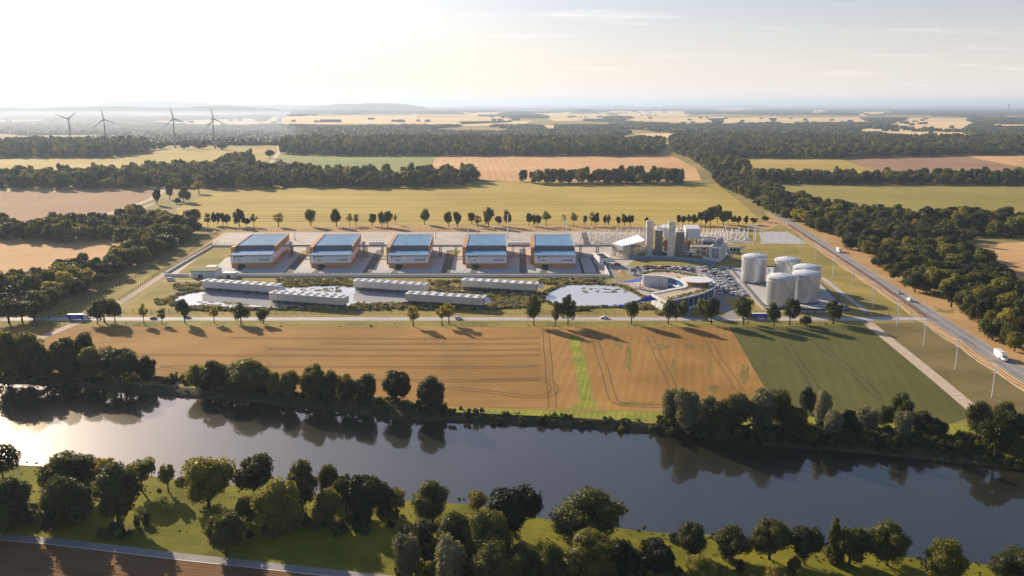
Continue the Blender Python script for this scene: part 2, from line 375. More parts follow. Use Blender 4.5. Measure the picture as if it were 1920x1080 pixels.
b = MB().mat(M_land); n = len(NBL)
vs = [(p.x, p.y, 0) for p in NBL] + [(p.x, 1500, 0) for p in NBL] 
b.add(vs, [(i, i+1, n+i+1, n+i) for i in range(n-1)])
b.add([(-9000,1500,0),(9000,1500,0),(90000,70000,0),(-90000,70000,0)], [(0,1,2,3)])
b.add([(-9000,1500,0),(-90000,70000,0),(-9000,NBL[0].y,0)], [(0,1,2)]).add([(9000,1500,0),(9000,NBL[-1].y,0),(90000,70000,0)], [(0,1,2)])
tag(b.build("ground"), "open farmland reaching to the horizon beyond the river", kind="structure")
b = MB().mat(M_bankg); n = len(SBL)
b.add([(p.x, -2500, 0) for p in SBL] + [(p.x, p.y, 0) for p in SBL], [(i, i+1, n+i+1, n+i) for i in range(n-1)])
tag(b.build("near_bank_grass"), "bright rough grass on the near side of the river", kind="structure")
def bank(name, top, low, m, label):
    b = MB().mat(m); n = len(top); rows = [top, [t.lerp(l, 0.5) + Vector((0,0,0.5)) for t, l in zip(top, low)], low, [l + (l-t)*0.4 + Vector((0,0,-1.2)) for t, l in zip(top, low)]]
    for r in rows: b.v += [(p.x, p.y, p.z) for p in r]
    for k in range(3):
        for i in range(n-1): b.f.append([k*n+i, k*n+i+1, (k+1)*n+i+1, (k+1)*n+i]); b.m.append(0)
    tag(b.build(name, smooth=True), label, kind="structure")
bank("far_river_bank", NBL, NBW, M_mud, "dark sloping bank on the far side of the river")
bank("near_river_bank", SBL, SBW, M_bankg, "low grassy edge on the near side of the river")
b = MB().mat(M_river)
xs = [-9000] + list(range(-1500, 1501, 100)) + [9000]
b.add([(x, -200, WZ) for x in xs] + [(x, 2400 if abs(x) > 8000 else 900, WZ) for x in xs], [(i, i+1, len(xs)+i+1, len(xs)+i) for i in range(len(xs)-1)])
tag(b.build("river"), "wide still river mirroring the trees of the far bank", kind="structure")

# ---- fields north of the river
sheet("verge", [(-300,603),(1625,603),(1632,613),(-300,617)], 0.03, M_verge)
f1 = sheet("stubble_field", [(-400,613),(1031,613),(1037,768),(860,763),(700,746),(360,716),(290,703),(0,697),(-400,692)], 0.06, M_stub, label="orange stubble field between the country road and the river")
sheet("worked_field", [(1031,613),(1366,613),(1384,640),(1412,690),(1444,745),(1400,765),(1240,772),(1037,768)], 0.06, M_stub2, label="orange stubble field with paired wheel tracks and green patches")
sheet("green_field", [(1366,613),(1622,610),(1700,672),(1830,778),(1780,795),(1640,790),(1500,780),(1440,760),(1444,745),(1412,690),(1384,640)], 0.06, M_green, label="dark green crop field beside the gravel track")
sheet("grass_strip", [(1066,630),(1084,630),(1099,680),(1113,748),(1128,765),(1060,768),(1088,755),(1078,690)], 0.10, M_strip, label="bright green grass strip across the stubble")
sheet("roadside_land", [(1640,606),(1745,604),(1960,745),(2200,900),(1960,850),(1850,775)], 0.03, M_rland, label="patchy rough grass under the power line")
sheet("field_margin", [(850,766),(1037,769),(1240,773),(1440,763),(1500,781),(1640,791),(1780,796),(1860,790),(2000,860),(1930,862),(1780,836),(1500,815),(1240,790),(960,778),(830,772)], 0.08, M_strip, label="grass margin along the top of the far river bank")
for px_, py_, rx, ry in ((1178,672,7,30),(1160,648,9,6),(1240,650,16,7),(1296,650,13,6),(1262,690,5,18),(1396,700,10,20),(1340,730,14,8),(1195,757,45,5),(1120,640,8,5),(1330,690,5,14),(1215,640,14,4)):
    rp = random.Random(px_); sheet("weed_patch", [(px_+rx*math.cos(a*0.45)*rp.uniform(.5,1.15), py_+ry*math.sin(a*0.45)*rp.uniform(.5,1.15)) for a in range(14)], 0.09, M_weed)
# wheel tracks
def pair(pts, wd=0.5, gap=4.0, m=M_rut, px=True, name="wheel_track"):
    P = dense([G(*p) for p in pts], 8)
    P = [p + Vector((0.25*math.sin(i*0.9), 0.2*math.sin(i*1.3), 0)) for i, p in enumerate(P)]
    L_, R_ = ribbon_pts(P, gap)
    for q in (L_, R_): ribbon(name, q, wd, 0.14, m, px=False)
pair([(1113,630),(1132,690),(1150,752)]); pair([(1217,630),(1240,680),(1263,728)]); pair([(1322,630),(1352,680),(1390,735)])
pair([(1023,620),(1028,680),(1036,766)])
pair([(1470,640),(1505,690),(1530,730)], m=M_rutg, wd=0.8); pair([(1525,637),(1590,690),(1648,745)], m=M_rutg, wd=0.8); pair([(1608,634),(1660,670),(1740,735)], m=M_rutg, wd=0.4)
for y0, x0 in ((634,430),(666,230),(687,300),(712,470),(644,600),(655,500)):
    pair([(x0,y0),(x0+250,y0+1),(900,y0+2),(1012,y0)], wd=0.55, gap=3.0)
pair([(840,727),(920,735),(985,744),(1015,745),(1036,738),(1040,730),(1034,718),(1015,711),(900,713)], wd=0.6, gap=4)
pair([(1152,752),(1165,759),(1200,761),(1240,761)], wd=0.8)
pair([(295,690),(330,694),(360,700)], wd=0.9)

# ---- the middle distance
sheet("mown_meadow", [(398,428),(1423,424),(1418,405),(1390,380),(1345,346),(1000,341),(900,338),(820,345),(640,350),(480,352),(385,365),(330,392),(345,420)], 0.05, M_meadow, label="yellow mown meadow behind the plant")
sheet("ripe_field", [(802,322),(818,292),(1262,292),(1305,316),(1315,338),(900,340)], 0.05, M_pink, label="pink ripe field beyond the hedge of trees")
sheet("green_pasture", [(470,318),(540,290),(818,292),(800,330),(560,335)], 0.05, M_lime, label="pale green pasture between two tree belts")
sheet("west_pasture", [(-300,318),(-300,296),(180,297),(330,278),(520,278),(500,300),(400,322)], 0.05, M_meadow, label="yellow pasture below the wind turbines")
sheet("brown_field", [(-400,440),(-400,356),(296,352),(278,374),(190,412),(110,440)], 0.05, M_brown, label="bare brown field left of the track")
sheet("pale_headland", [(-400,357),(-400,349),(300,348),(292,354),(150,360)], 0.09, M_gold)
sheet("west_field", [(-400,590),(-400,440),(0,445),(250,450),(232,480),(190,505),(100,520),(0,545)], 0.05, M_pale, label="pale harvested field left of the wood")
sheet("east_meadow", [(1455,347),(1920,350),(2200,350),(2200,418),(1920,410),(1640,405),(1540,392),(1480,370)], 0.05, M_meadow2, label="smooth green meadow right of the highway wood")
sheet("east_gold_field", [(1365,318),(1345,296),(1570,297),(1650,322),(1600,345),(1400,340)], 0.05, M_meadow)
sheet("ploughed_field", [(1583,297),(1800,292),(1900,312),(1880,345),(1660,345),(1640,318)], 0.07, M_brown, label="brown ploughed field at the right")
sheet("pink_corner_field", [(1800,291),(2100,288),(2100,320),(1905,312)], 0.05, M_pink)
sheet("curved_field", [(1812,458),(1960,452),(2300,470),(2300,600),(1960,590),(1890,552),(1862,520)], 0.05, M_pale, label="harvested field with curved rows beside the wood")
ribbon("farm_track", [(500,322),(512,300),(524,285),(520,268)], 12, 0.12, M_track)
ribbon("farm_track", [(200,402),(245,388),(282,374),(300,362),(312,352)], 9, 0.12, M_track)
ribbon("farm_track", [(205,410),(250,396),(288,382)], 6, 0.13, M_track)
ribbon("farm_track", [(110,450),(140,437),(200,408)], 7, 0.12, M_track)
ribbon("forest_road", [(1245,292),(1258,280),(1262,268)], 16, 0.12, M_lime)

# ---- far country: golden fields
GOLD = [
 [(505,219),(700,216),(960,219),(960,226),(800,233),(620,235),(480,232)],
 [(240,228),(480,222),(500,234),(400,236),(330,232)],
 [(1000,213),(1080,209),(1150,212),(1135,222),(1040,224)],
 [(1117,208),(1292,208),(1290,215),(1180,216)],
 [(1175,220),(1360,219),(1355,230),(1290,233),(1200,228)],
 [(1007,235),(1050,235),(1052,245),(1020,243)],
 [(1190,250),(1262,250),(1255,258),(1200,257)],
 [(1440,221),(1615,220),(1650,230),(1560,229),(1455,233)],
 [(1565,246),(1650,236),(1700,221),(1810,222),(1840,233),(1810,244),(1845,258),(1800,262),(1720,259),(1650,250)],
 [(1840,233),(1915,233),(1990,237),(1860,238)],
 [(1520,207),(1560,206),(1550,209),(1510,210)],
 [(-50,222),(60,221),(120,226),(-50,231)],
 [(760,211),(960,210),(900,215),(780,215)],
 [(600,224),(640,224),(640,226),(600,226)],
 [(1330,201),(1420,200),(1400,203),(1340,203)],
 [(1610,210),(1690,209),(1650,213),(1600,214)],
]
GOLD += [[(1330,222),(1460,219),(1450,229),(1340,233)], [(860,228),(1000,226),(980,231),(870,233)]]
for i_, g in enumerate(GOLD):
    ym = sum(q[1] for q in g)/len(g); GOLD[i_] = [(q[0], q[1] + (3.2 if q[1] > ym else 0)) for q in g]
for g in GOLD: sheet("golden_field", g, 0.4, M_gold)

# ---- hills
def ridge(pts, Y, depth, seed, m, up=0.0):
    """pts: (px, py) of the skyline at distance Y"""
    r = random.Random(seed); b = MB().mat(m); xs = []
    for i in range(141):
        t = i/140; px = pts[0][0] + (pts[-1][0]-pts[0][0])*t
        for a, c in zip(pts, pts[1:]):
            if a[0] <= px <= c[0]:
                u = (px-a[0])/(c[0]-a[0]); u = u*u*(3-2*u); py = a[1]+(c[1]-a[1])*u
        py -= 0.5*math.sin(px*0.05+seed)+0.35*math.sin(px*0.13+seed*2)+r.uniform(-0.25,0.25)
        el = R(PITCH) - math.atan((540-py)/FPX)
        h = max(-5, CAM_H - Y*math.tan(el))
        xs.append(((px-960)/FPX*(Y*math.cos(_p)+(CAM_H-h)*math.sin(_p)), h))
    rows = [(-depth*0.5, 0.0), (-depth*0.25, 0.45), (-depth*0.1, 0.85), (0, 1.0), (depth*0.15, 0.8), (depth*0.5, 0)]
    n = len(xs)
    for k, (dy, f) in enumerate(rows):
        for x, h in xs:
            w_ = 0 if k in (3,) else 0.06*math.sin(x*0.002+k*2)
            b.v.append((x*(Y+dy)/Y, Y+dy, h*(f+w_*f) if h > 0 else -5))
    for k in range(len(rows)-1):
        for i in range(n-1): b.f.append([k*n+i, k*n+i+1, (k+1)*n+i+1, (k+1)*n+i]); b.m.append(0)
    tag(b.build("hills", smooth=True), kind="structure")
M_hill = mat("wooded_hill", (0.03,0.04,0.02), col2=(0.07,0.075,0.035), scale=0.004, rough=1)
ridge([(-400,192),(-100,192),(60,193),(130,196.5),(230,189),(300,188),(420,195.5),(520,196.5),(640,197),(760,202)], 32000, 6000, 1, M_hill)
ridge([(-400,199),(-60,201),(60,203),(200,199),(330,202),(420,197.5),(500,203),(560,209),(600,215)], 17500, 3500, 2, M_hill)
ridge([(480,211),(560,204),(640,194.5),(700,193.5),(760,195),(790,199),(810,207),(840,212)], 24000, 4000, 3, M_hill)
ridge([(530,214),(590,207),(660,206),(740,207),(800,211),(840,214)], 16000, 2200, 4, M_hill)
ridge([(770,214),(820,209),(860,210),(890,214)], 15000, 1500, 5, M_hill)
ridge([(1060,212),(1090,204),(1110,206),(1125,212)], 16500, 1500, 8, M_hill)
ridge([(-100,222),(0,219),(60,220),(110,225),(160,228)], 9500, 1800, 6, M_hill)
ridge([(760,199.5),(1000,198.5),(1250,198),(1350,197.5),(1500,198.5),(1950,198.5)], 45000, 6000, 7, M_hill)

# ---- roads
road = ribbon("country_road", [(-400,597),(0,598),(400,598),(960,598),(1400,598),(1600,598),(1735,598)], 9.5, 0.14, M_road)
ribbon("roadside_path", [(-400,591.5),(960,592),(1300,593),(1560,594)], 2.2, 0.10, M_dry)
HW = [G(*p) for p in [(1470,411),(1515,436),(1572,473),(1640,517),(1695,557),(1750,600),(1800,633),(1873,674),(1920,704),(2100,820)]]
hwd = (HW[-1]-HW[0]).normalized()
HWP = [HW[0] + hwd*(i*40) for i in range(-2, 26)]
ribbon("dry_verge", [p + Vector((0.99,-0.11,0))*9 for p in HWP], 46, 0.07, M_dry, px=False)
ribbon("highway", HWP, 13.5, 0.16, M_asph, px=False)
hn = Vector((-hwd.y, hwd.x, 0))
for s in (-6.2, 0, 6.2): ribbon("lane_line", [p+hn*s for p in HWP], 0.22, 0.19, M_line, px=False)
for p in ((605,),): pass
ribbon("road_edge_line", [(-400,601.6),(1600,601.4),(1720,601)], 0.3, 0.18, M_line)
ribbon("gravel_track", [(1625,604),(1660,632),(1700,664),(1760,713),(1825,768),(1870,812),(1890,840)], 7.5, 0.16, M_track)
ribbon("junction_apron", [(1600,598),(1650,598),(1700,597),(1745,598)], 13, 0.12, M_asph)
ribbon("perimeter_track", [(60,640),(130,612),(219,571),(304,516),(345,488),(400,455),(425,436)], 6.5, 0.12, M_track)
ribbon("site_track", [(304,527),(345,527),(420,525)], 4, 0.12, M_track)
sheet("west_lawn", [(100,606),(219,572),(304,517),(410,440),(395,436),(330,455),(280,480),(200,530),(60,600)], 0.05, M_lawn)
sheet("front_lawn", [(215,604),(240,580),(312,522),(500,522),(1140,520),(1250,600),(1200,604)], 0.05, M_lawn, label="lawn and reeds in front of the plant")
sheet("east_lawn", [(1105,440),(1480,418),(1745,598),(1240,600),(1150,520)], 0.04, M_lawn, label="yellow grass between the tanks and the highway")
sheet("rear_verge", [(400,436),(1440,432),(1470,416),(1460,408),(1415,421),(1418,424),(700,422),(400,428)], 0.09, M_dry)
# near side road and field
nr = [(-300,972),(0,1007),(87,1014),(217,1029),(340,1044),(480,1059),(655,1078),(900,1104),(1300,1150)]
sheet("near_field", nr + [(1300,1500),(-900,1500),(-900,1000)], 0.05, M_near, label="dark brown field in front of the near road")
ribbon("near_road", nr, 4.2, 0.12, M_asph, sub=6)
L_, R_ = ribbon_pts([G(*p) for p in nr], 4.3)
ribbon("road_edge_line", R_, 0.35, 0.16, M_line, px=False)
pair([(-50,1050),(60,1063),(200,1078),(400,1100)], wd=0.3, gap=1.9)
# ================================================================ TREES
def ico(sub=1):
    import bmesh
    bm = bmesh.new(); bmesh.ops.create_icosphere(bm, subdivisions=sub, radius=1)
    v = np.array([x.co[:] for x in bm.verts]); f = np.array([[q.index for q in p.verts] for p in bm.faces]); bm.free()
    return v, f
ICO1, ICO2 = ico(1), ico(2)
def crown_mesh(name, seed, m, nl=14, leaves=1500, size=0.9, shape='round', H=16.0, W=12.0, z0=0.22, core=0.80, sub=1):
    """leaf-sized faces over uneven lobes; unit tree H high, W wide"""
    rs = np.random.RandomState(seed)
    C, Rr = [], []
    zc = (z0 + 1) / 2 * H; hz = (1 - z0) / 2 * H; hx = W / 2
    for k in range(nl):
        while True:
            d = rs.normal(size=3); d /= np.linalg.norm(d)
            if shape != 'bush' or d[2] > -0.2: break
        f = rs.uniform(0.38, 0.86)
        if shape == 'conic':
            t = rs.uniform(0, 1) ** 0.8; rad = (1 - t) * 0.62 + 0.08; a = rs.uniform(0, 6.28)
            c = np.array([math.cos(a)*rad*hx*0.75, math.sin(a)*rad*hx*0.75, z0*H + t*(0.9-z0)*H]); r = hx * (0.5 - 0.3*t)
        elif shape == 'plume':
            a = k/nl*6.28 + rs.uniform(-0.3, 0.3); rad = rs.uniform(0.1, 0.55); t = rs.uniform(0.25, 0.78)
            c = np.array([math.cos(a)*rad*hx*(0.6+0.5*t), math.sin(a)*rad*hx*(0.6+0.5*t), t*H]); r = hx * rs.uniform(0.26, 0.38)
        else:
            c = np.array([d[0]*f*hx, d[1]*f*hx, zc + d[2]*f*hz*0.95]); r = min(hx, hz) * rs.uniform(0.22, 0.46)
            if shape == 'open': r *= 0.8
            if shape == 'lumpy': r *= rs.uniform(0.75, 1.25)
        C.append(c); Rr.append(r)
    C = np.array(C); Rr = np.array(Rr)
    per = np.maximum(8, (leaves * Rr**2 / (Rr**2).sum()).astype(int))
    P, N = [], []
    for c, r, k in zip(C, Rr, per):
        d = rs.normal(size=(k*2, 3)); d[:, 2] += 0.25; d /= np.linalg.norm(d, axis=1)[:, None]
        bump = 1 + 0.16*np.sin(d[:, 0]*7 + seed)*np.sin(d[:, 1]*6) + 0.10*np.sin(d[:, 2]*9 + r)
        rad = r * bump * rs.uniform(0.86, 1.10, size=k*2)
        st = np.array([1, 1, 1.15 if shape != 'plume' else 1.9])
        q = c + d * rad[:, None] * st
        dd = np.linalg.norm((q[:, None] - C[None]) / st, axis=2) / Rr[None]
        keep = dd.min(axis=1) > 0.80
        q, d = q[keep][:k], d[keep][:k]; P.append(q); N.append(d)
    P = np.concatenate(P); N = np.concatenate(N)
    hi = P[:, 2] < H * 1.04; P, N = P[hi], N[hi]; P[:, 2] = np.maximum(P[:, 2], 0.15)
    n = len(P)
    nn = N * 0.9 + rs.normal(size=(n, 3)) * 0.75; nn /= np.linalg.norm(nn, axis=1)[:, None]
    t = np.cross(nn, rs.normal(size=(n, 3))); t /= np.linalg.norm(t, axis=1)[:, None]; u = np.cross(nn, t)
    s = size * rs.uniform(0.55, 1.25, size=(n, 1))
    V = np.stack([P - t*s*0.6, P + u*s*0.42 + nn*s*0.1, P + t*s*0.6, P - u*s*0.42 + nn*s*0.1], 1).reshape(-1, 3)
    loops = [np.arange(4*n)]; sizes = [np.full(n, 4)]
    if core:
        iv, if_ = ICO2 if sub == 2 else ICO1
        off = len(V); parts = [V]
        for c, r in zip(C, Rr):
            jit = 1 + rs.uniform(-0.12, 0.12, size=(len(iv), 1))
            parts.append(c + iv * r * core * jit * np.array([1, 1, 1.1 if shape != 'plume' else 1.8]))
            loops.append((if_ + off).ravel()); sizes.append(np.full(len(if_), 3)); off += len(iv)
        V = np.concatenate(parts)
        V[:, 2] = np.maximum(V[:, 2], 0.05)
    loops = np.concatenate(loops).astype(np.int32); sizes = np.concatenate(sizes).astype(np.int32)
    me = bpy.data.meshes.new(name); me.vertices.add(len(V)); me.vertices.foreach_set("co", V.astype(np.float32).ravel())
    me.loops.add(len(loops)); me.loops.foreach_set("vertex_index", loops)
    me.polygons.add(len(sizes)); me.polygons.foreach_set("loop_start", np.concatenate([[0], np.cumsum(sizes)[:-1]]).astype(np.int32))
    me.polygons.foreach_set("loop_total", sizes)
    me.materials.append(m); me.update(calc_edges=True); me.validate()
    return me, C
def trunk_mesh(name, C, H=16.0, r=0.38, seed=0, stem=0.45):
    rs = random.Random(seed); b = MB().mat(M_bark)
    pts = [Vector((0,0,-0.4)), Vector((rs.uniform(-.15,.15), rs.uniform(-.15,.15), H*stem*0.5)), Vector((rs.uniform(-.4,.4), rs.uniform(-.4,.4), H*stem)), Vector((rs.uniform(-.6,.6), rs.uniform(-.6,.6), H*0.78))]
    rr = [r*1.35, r, r*0.75, r*0.25]
    for i in range(3): b.rod(pts[i], pts[i+1], rr[i], rr[i+1], 8)
    for k in range(min(7, len(C))):
        c = Vector(C[k]); s = pts[1].lerp(pts[2], rs.uniform(0.3, 1.0)); mid = s.lerp(c, 0.5) + Vector((0,0,-0.5))
        b.rod(s, mid, r*0.42, r*0.26, 5); b.rod(mid, c, r*0.26, r*0.08, 5)
    return b.mesh(name)
KIND = {}
def make_kind(key, nvar, m, near=True, **kw):
    L_ = []
    for i in range(nvar):
        me, C = crown_mesh("crown_"+key, 11*i+sum(map(ord, key)), m, **kw)
        L_.append((me, trunk_mesh("trunk_"+key, C, kw.get('H', 16.0), seed=i)))
    KIND[key] = L_
NEAR = dict(leaves=6500, size=0.62, sub=2)
make_kind('round', 5, M_lf, nl=30, W=14, z0=0.10, **NEAR)
make_kind('tall', 4, M_lf, nl=30, W=10.5, z0=0.12, shape='lumpy', **NEAR)
make_kind('olive', 4, M_lfm, nl=28, W=13, z0=0.12, shape='lumpy', **NEAR)
make_kind('light', 3, M_lfl, nl=28, W=9.5, z0=0.22, shape='open', leaves=3600, size=0.6, core=0.45)
make_kind('open', 2, M_lfm, nl=26, W=13, z0=0.25, shape='open', leaves=5200, size=0.6, core=0.5)
make_kind('silver', 3, M_lfs, nl=26, W=12, z0=0.03, shape='plume', leaves=7000, size=0.6, core=0.75)
make_kind('conic', 1, M_lfm, nl=30, W=7, z0=0.05, shape='conic', leaves=5000, size=0.6, core=0.7)
make_kind('bush', 2, M_lf, nl=18, W=17, z0=-0.25, shape='bush', leaves=4500, size=0.9)
make_kind('lbush', 1, M_lfl, nl=18, W=17, z0=-0.25, shape='bush', leaves=4500, size=0.9)
MID = dict(leaves=1500, size=1.05)
make_kind('mround', 4, M_lf, nl=18, W=14, z0=0.12, **MID)
make_kind('mtall', 4, M_lf, nl=17, W=10.5, z0=0.16, shape='lumpy', **MID)
make_kind('molive', 3, M_lfm, nl=13, W=13, z0=0.12, shape='lumpy', **MID)
make_kind('mlight', 2, M_lfl, nl=22, W=10, z0=0.3, shape='open', leaves=1300, size=0.85, core=0.5)
make_kind('mstreet', 4, M_lf, nl=16, W=11.5, z0=0.24, shape='lumpy', leaves=2400, size=0.8, core=0.72)
LOOK = dict(round="dark rounded", tall="dark upright", olive="olive green spreading", light="pale yellow-green slender", open="loose open-crowned", silver="silvery feathery willow-like",
            conic="narrow pointed", bush="low dark bushy", lbush="low pale bushy", mround="dark rounded", mtall="dark upright", molive="olive green", mlight="pale sparse", mstreet="dark standard")
WREF = dict(round=14, tall=10.5, olive=13, light=9.5, open=13, silver=12, conic=7, bush=17, lbush=17, mround=14, mtall=10.5, molive=13, mlight=10, mstreet=11.5)
cnt_var = {}
ntrees = 0
def place_tree(x, y, h, wd, kind, label, group, name=None):
    global ntrees
    ntrees += 1
    k = cnt_var.get(kind, 0); cnt_var[kind] = k + 1
    crown, trunk = KIND[kind][k % len(KIND[kind])]
    bushy = kind in ('bush', 'lbush')
    rt = empty(name or ("bush" if bushy else "tree"), (x, y, -0.1), (k*2.4) % 6.28, label, "bush" if bushy else "tree", group)
    rt.scale = (wd/WREF[kind], wd/WREF[kind], h/16.0)
    link("crown", crown, rt)
    if not bushy: link("trunk", trunk, rt)
    return rt
def row(data, place, group):
    """data: (px, base y, top y, width px, kind) ; labels count along the row from the left"""
    data = sorted(data, key=lambda d: d[0]); per = {}
    tot = {}
    for d in data: tot[d[4]] = tot.get(d[4], 0) + 1
    for i, (bx, by, ty, wp, kd) in enumerate(data):
        p = G(bx, by); s = ppm(p.x, p.y); h = max(2.0, (by-ty)/s/math.cos(R(14))); wd = max(1.5, wp/s)
        h = min(h, 26)
        per[kd] = per.get(kd, 0) + 1
        sz = "small " if h < 9 else ("tall " if h > 19 else "")
        if tot[kd] == 1: lab = "%s%s %s %s, the only one" % (sz, LOOK[kd], "shrub" if 'bush' in kd else "tree", place)
        else: lab = "%s%s %s %s, %s such from left" % (sz, LOOK[kd], "shrub" if 'bush' in kd else "tree", place, ord_(per[kd]))
        place_tree(p.x, p.y, h, wd, kd, lab, group)
row([(8,915,826,62,'open'),(30,988,896,78,'round'),(-5,1010,925,60,'round'),(125,982,890,95,'round'),(135,938,850,105,'olive'),(222,980,868,82,'tall'),
     (197,912,852,44,'light'),(266,920,858,60,'open'),(316,922,862,33,'light'),(392,950,853,88,'olive'),(425,1042,950,62,'tall'),(478,932,850,70,'tall'),
     (462,985,922,38,'tall'),(520,998,897,90,'olive'),(568,960,864,66,'tall'),(617,935,873,42,'olive'),(616,985,914,52,'olive'),(650,962,882,42,'tall'),
     (690,972,880,72,'tall'),(724,965,905,44,'round'),(745,968,912,38,'light'),(812,980,903,70,'round'),(896,962,915,42,'light'),(965,1006,906,90,'round'),
     (858,1040,958,85,'round'),(918,1062,955,95,'round'),(765,1085,998,68,'silver'),(842,1092,1003,82,'silver'),(788,1030,975,62,'round'),
     (1112,1016,922,128,'round'),(1066,1005,945,62,'silver'),(1102,1078,997,110,'olive'),(985,1085,1012,62,'tall'),(1032,1092,1020,50,'olive'),
     (1170,1082,1012,60,'round'),(1228,1078,1010,72,'tall'),(1297,1040,979,60,'round'),(1372,1048,989,70,'round'),(1312,1098,1040,58,'olive'),
     (1442,1048,967,64,'tall'),(1508,1058,980,56,'round'),(1562,1052,960,38,'conic'),(1592,1058,982,64,'tall'),(1663,1060,979,80,'round'),
     (1765,1098,1011,86,'olive'),(1489,1080,1042,28,'bush'),(1452,1098,1060,44,'lbush'),(1905,1090,1030,84,'olive'),
     (930,1110,1020,90,'round'),(700,950,905,30,'round'),(95,1000,955,30,'bush'),(340,905,893,26,'lbush'),(1270,1012,1000,30,'bush')],
    "on the near grassy river bank", "trees on the near river bank")
row([(15,708,615,70,'olive'),(52,708,624,66,'olive'),(86,712,650,50,'round'),(119,708,631,52,'tall'),(160,692,626,44,'round'),(173,712,654,50,'olive'),(206,690,643,34,'light'),
     (225,716,650,68,'round'),(272,712,669,42,'round'),(138,715,672,42,'round'),(368,727,686,38,'olive'),(402,729,677,56,'olive'),(470,735,674,76,'olive'),(442,732,688,44,'round'),
     (515,740,698,30,'olive'),(546,745,693,38,'olive'),(591,750,684,54,'olive'),(620,750,695,38,'olive'),(646,752,698,38,'light'),(655,756,712,40,'round'),(687,758,702,44,'round'),
     (744,758,691,50,'round'),(805,768,707,58,'round'),(1258,792,727,52,'silver'),(1288,808,728,66,'silver'),(1326,803,742,54,'silver'),(1380,805,739,62,'round'),(1350,812,756,54,'round'),
     (1430,808,726,66,'silver'),(1458,802,731,48,'round'),(1482,812,758,54,'round'),(1510,775,726,34,'round'),(1542,802,726,44,'silver'),(1560,820,768,50,'silver'),(1592,818,772,46,'round'),
     (1625,808,763,58,'silver'),(1660,800,760,36,'round'),(1690,795,737,38,'tall'),(1692,826,766,48,'silver'),(1724,815,770,42,'round'),(1750,820,784,42,'round'),
     (1830,818,752,54,'round'),(1882,806,756,50,'round'),(1864,856,780,62,'open'),(1903,830,773,52,'round'),(1908,862,812,50,'tall')],
    "on the far river bank", "trees on the far river bank")
row([(17,606,560,50,'mstreet'),(42,604,568,44,'mstreet'),(65,606,562,30,'mstreet'),(183,607,565,28,'mstreet'),(196,604,559,42,'mstreet'),(216,605,562,28,'mstreet'),
     (270,607,571,19,'mlight'),(304,607,577,19,'mlight'),(347,606,559,28,'mstreet'),(402,606,575,20,'mlight'),(452,607,568,31,'mstreet'),(494,607,580,25,'mstreet'),
     (775,612,572,28,'mlight'),(829,611,573,22,'mlight'),(842,607,566,26,'mlight'),(1001,610,556,29,'mstreet'),(1041,611,563,25,'mstreet'),(1065,609,552,31,'mstreet'),
     (1184,608,563,28,'mstreet'),(1253,608,562,31,'mstreet'),(1268,602,580,16,'mstreet'),(1334,608,556,33,'mstreet'),(1394,609,557,37,'mstreet'),(1451,612,570,29,'mstreet'),
     (1480,609,558,35,'mstreet'),(1562,607,562,38,'mstreet'),(1403,606,584,16,'mlight')], "beside the country road", "trees lining the country road")
row([(1512,610,590,22,'bush'),(1282,590,566,22,'olive'),(1318,592,562,26,'olive')], "by the road in front of the plant", "planting beside the plant gate")
rear = [(362,424,392,32),(390,426,399,-14),(401,423,399,10),(408,422,399,12),(419,423,398,11),(426,424,401,12),(449,425,392,22),(462,425,408,14),(476,425,402,-14),(522,425,399,-22),
 (583,424,393,21),(631,425,394,21),(656,424,401,-12),(668,423,401,-12),(697,424,400,17),(716,425,397,15),(727,426,396,18),(741,421,402,-8),(796,421,393,19),(842,426,396,18),(858,426,396,16),
 (885,420,398,15),(896,426,403,-15),(916,425,389,22),(935,423,405,14),(952,425,396,16),(991,423,399,14),(1001,424,402,10),(1008,425,402,12),(1024,423,397,-17),(1057,421,402,-10),(1076,424,400,-14),
 (1097,423,404,8),(1109,423,397,-10),(1117,424,400,13),(1135,424,402,8),(1141,423,402,8),(1159,424,406,9),(1171,424,402,12),(1182,425,402,11),(1212,419,407,8),(1272,421,403,8),(1281,422,404,10),
 (1291,421,402,10),(1301,422,402,16),(1314,421,396,12),(1323,425,393,13),(1332,423,387,16),(1345,419,384,16),(1356,425,394,15),(1365,421,394,12),(1375,421,405,10),(1385,422,404,10),(1399,421,404,10),(1412,421,408,14),(1435,416,405,12)]
row([(a, b_, c, abs(d)*1.05, 'mlight' if d < 0 else ('mstreet' if (a % 3) else 'mtall')) for a, b_, c, d in rear], "behind the plant fence", "row of trees behind the plant fence")
row([(295,384,347,17,'mtall'),(318,374,343,15,'mtall'),(345,379,348,25,'mround'),(373,363,340,24,'mlight'),(332,382,371,13,'mround'),(592,351,331,23,'molive'),(805,351,330,18,'mlight'),(822,350,328,22,'mlight'),
     (982,341,311,17,'mround'),(1341,341,315,17,'mround'),(1353,338,316,12,'mround'),(1366,343,320,18,'mround')], "beside the mown meadow", "single trees round the mown meadow")
row([(285,281,258,18,'mround'),(302,280,255,22,'mround'),(345,280,260,18,'mround'),(365,278,264,10,'mround'),(380,279,258,22,'mround'),(417,280,255,26,'mround'),(437,272,258,9,'mround'),(457,272,257,10,'mround'),(469,271,257,10,'mround'),(470,290,278,8,'mround'),(506,297,270,15,'mtall')],
    "at the foot of the wind turbines", "distant trees near the wind turbines")

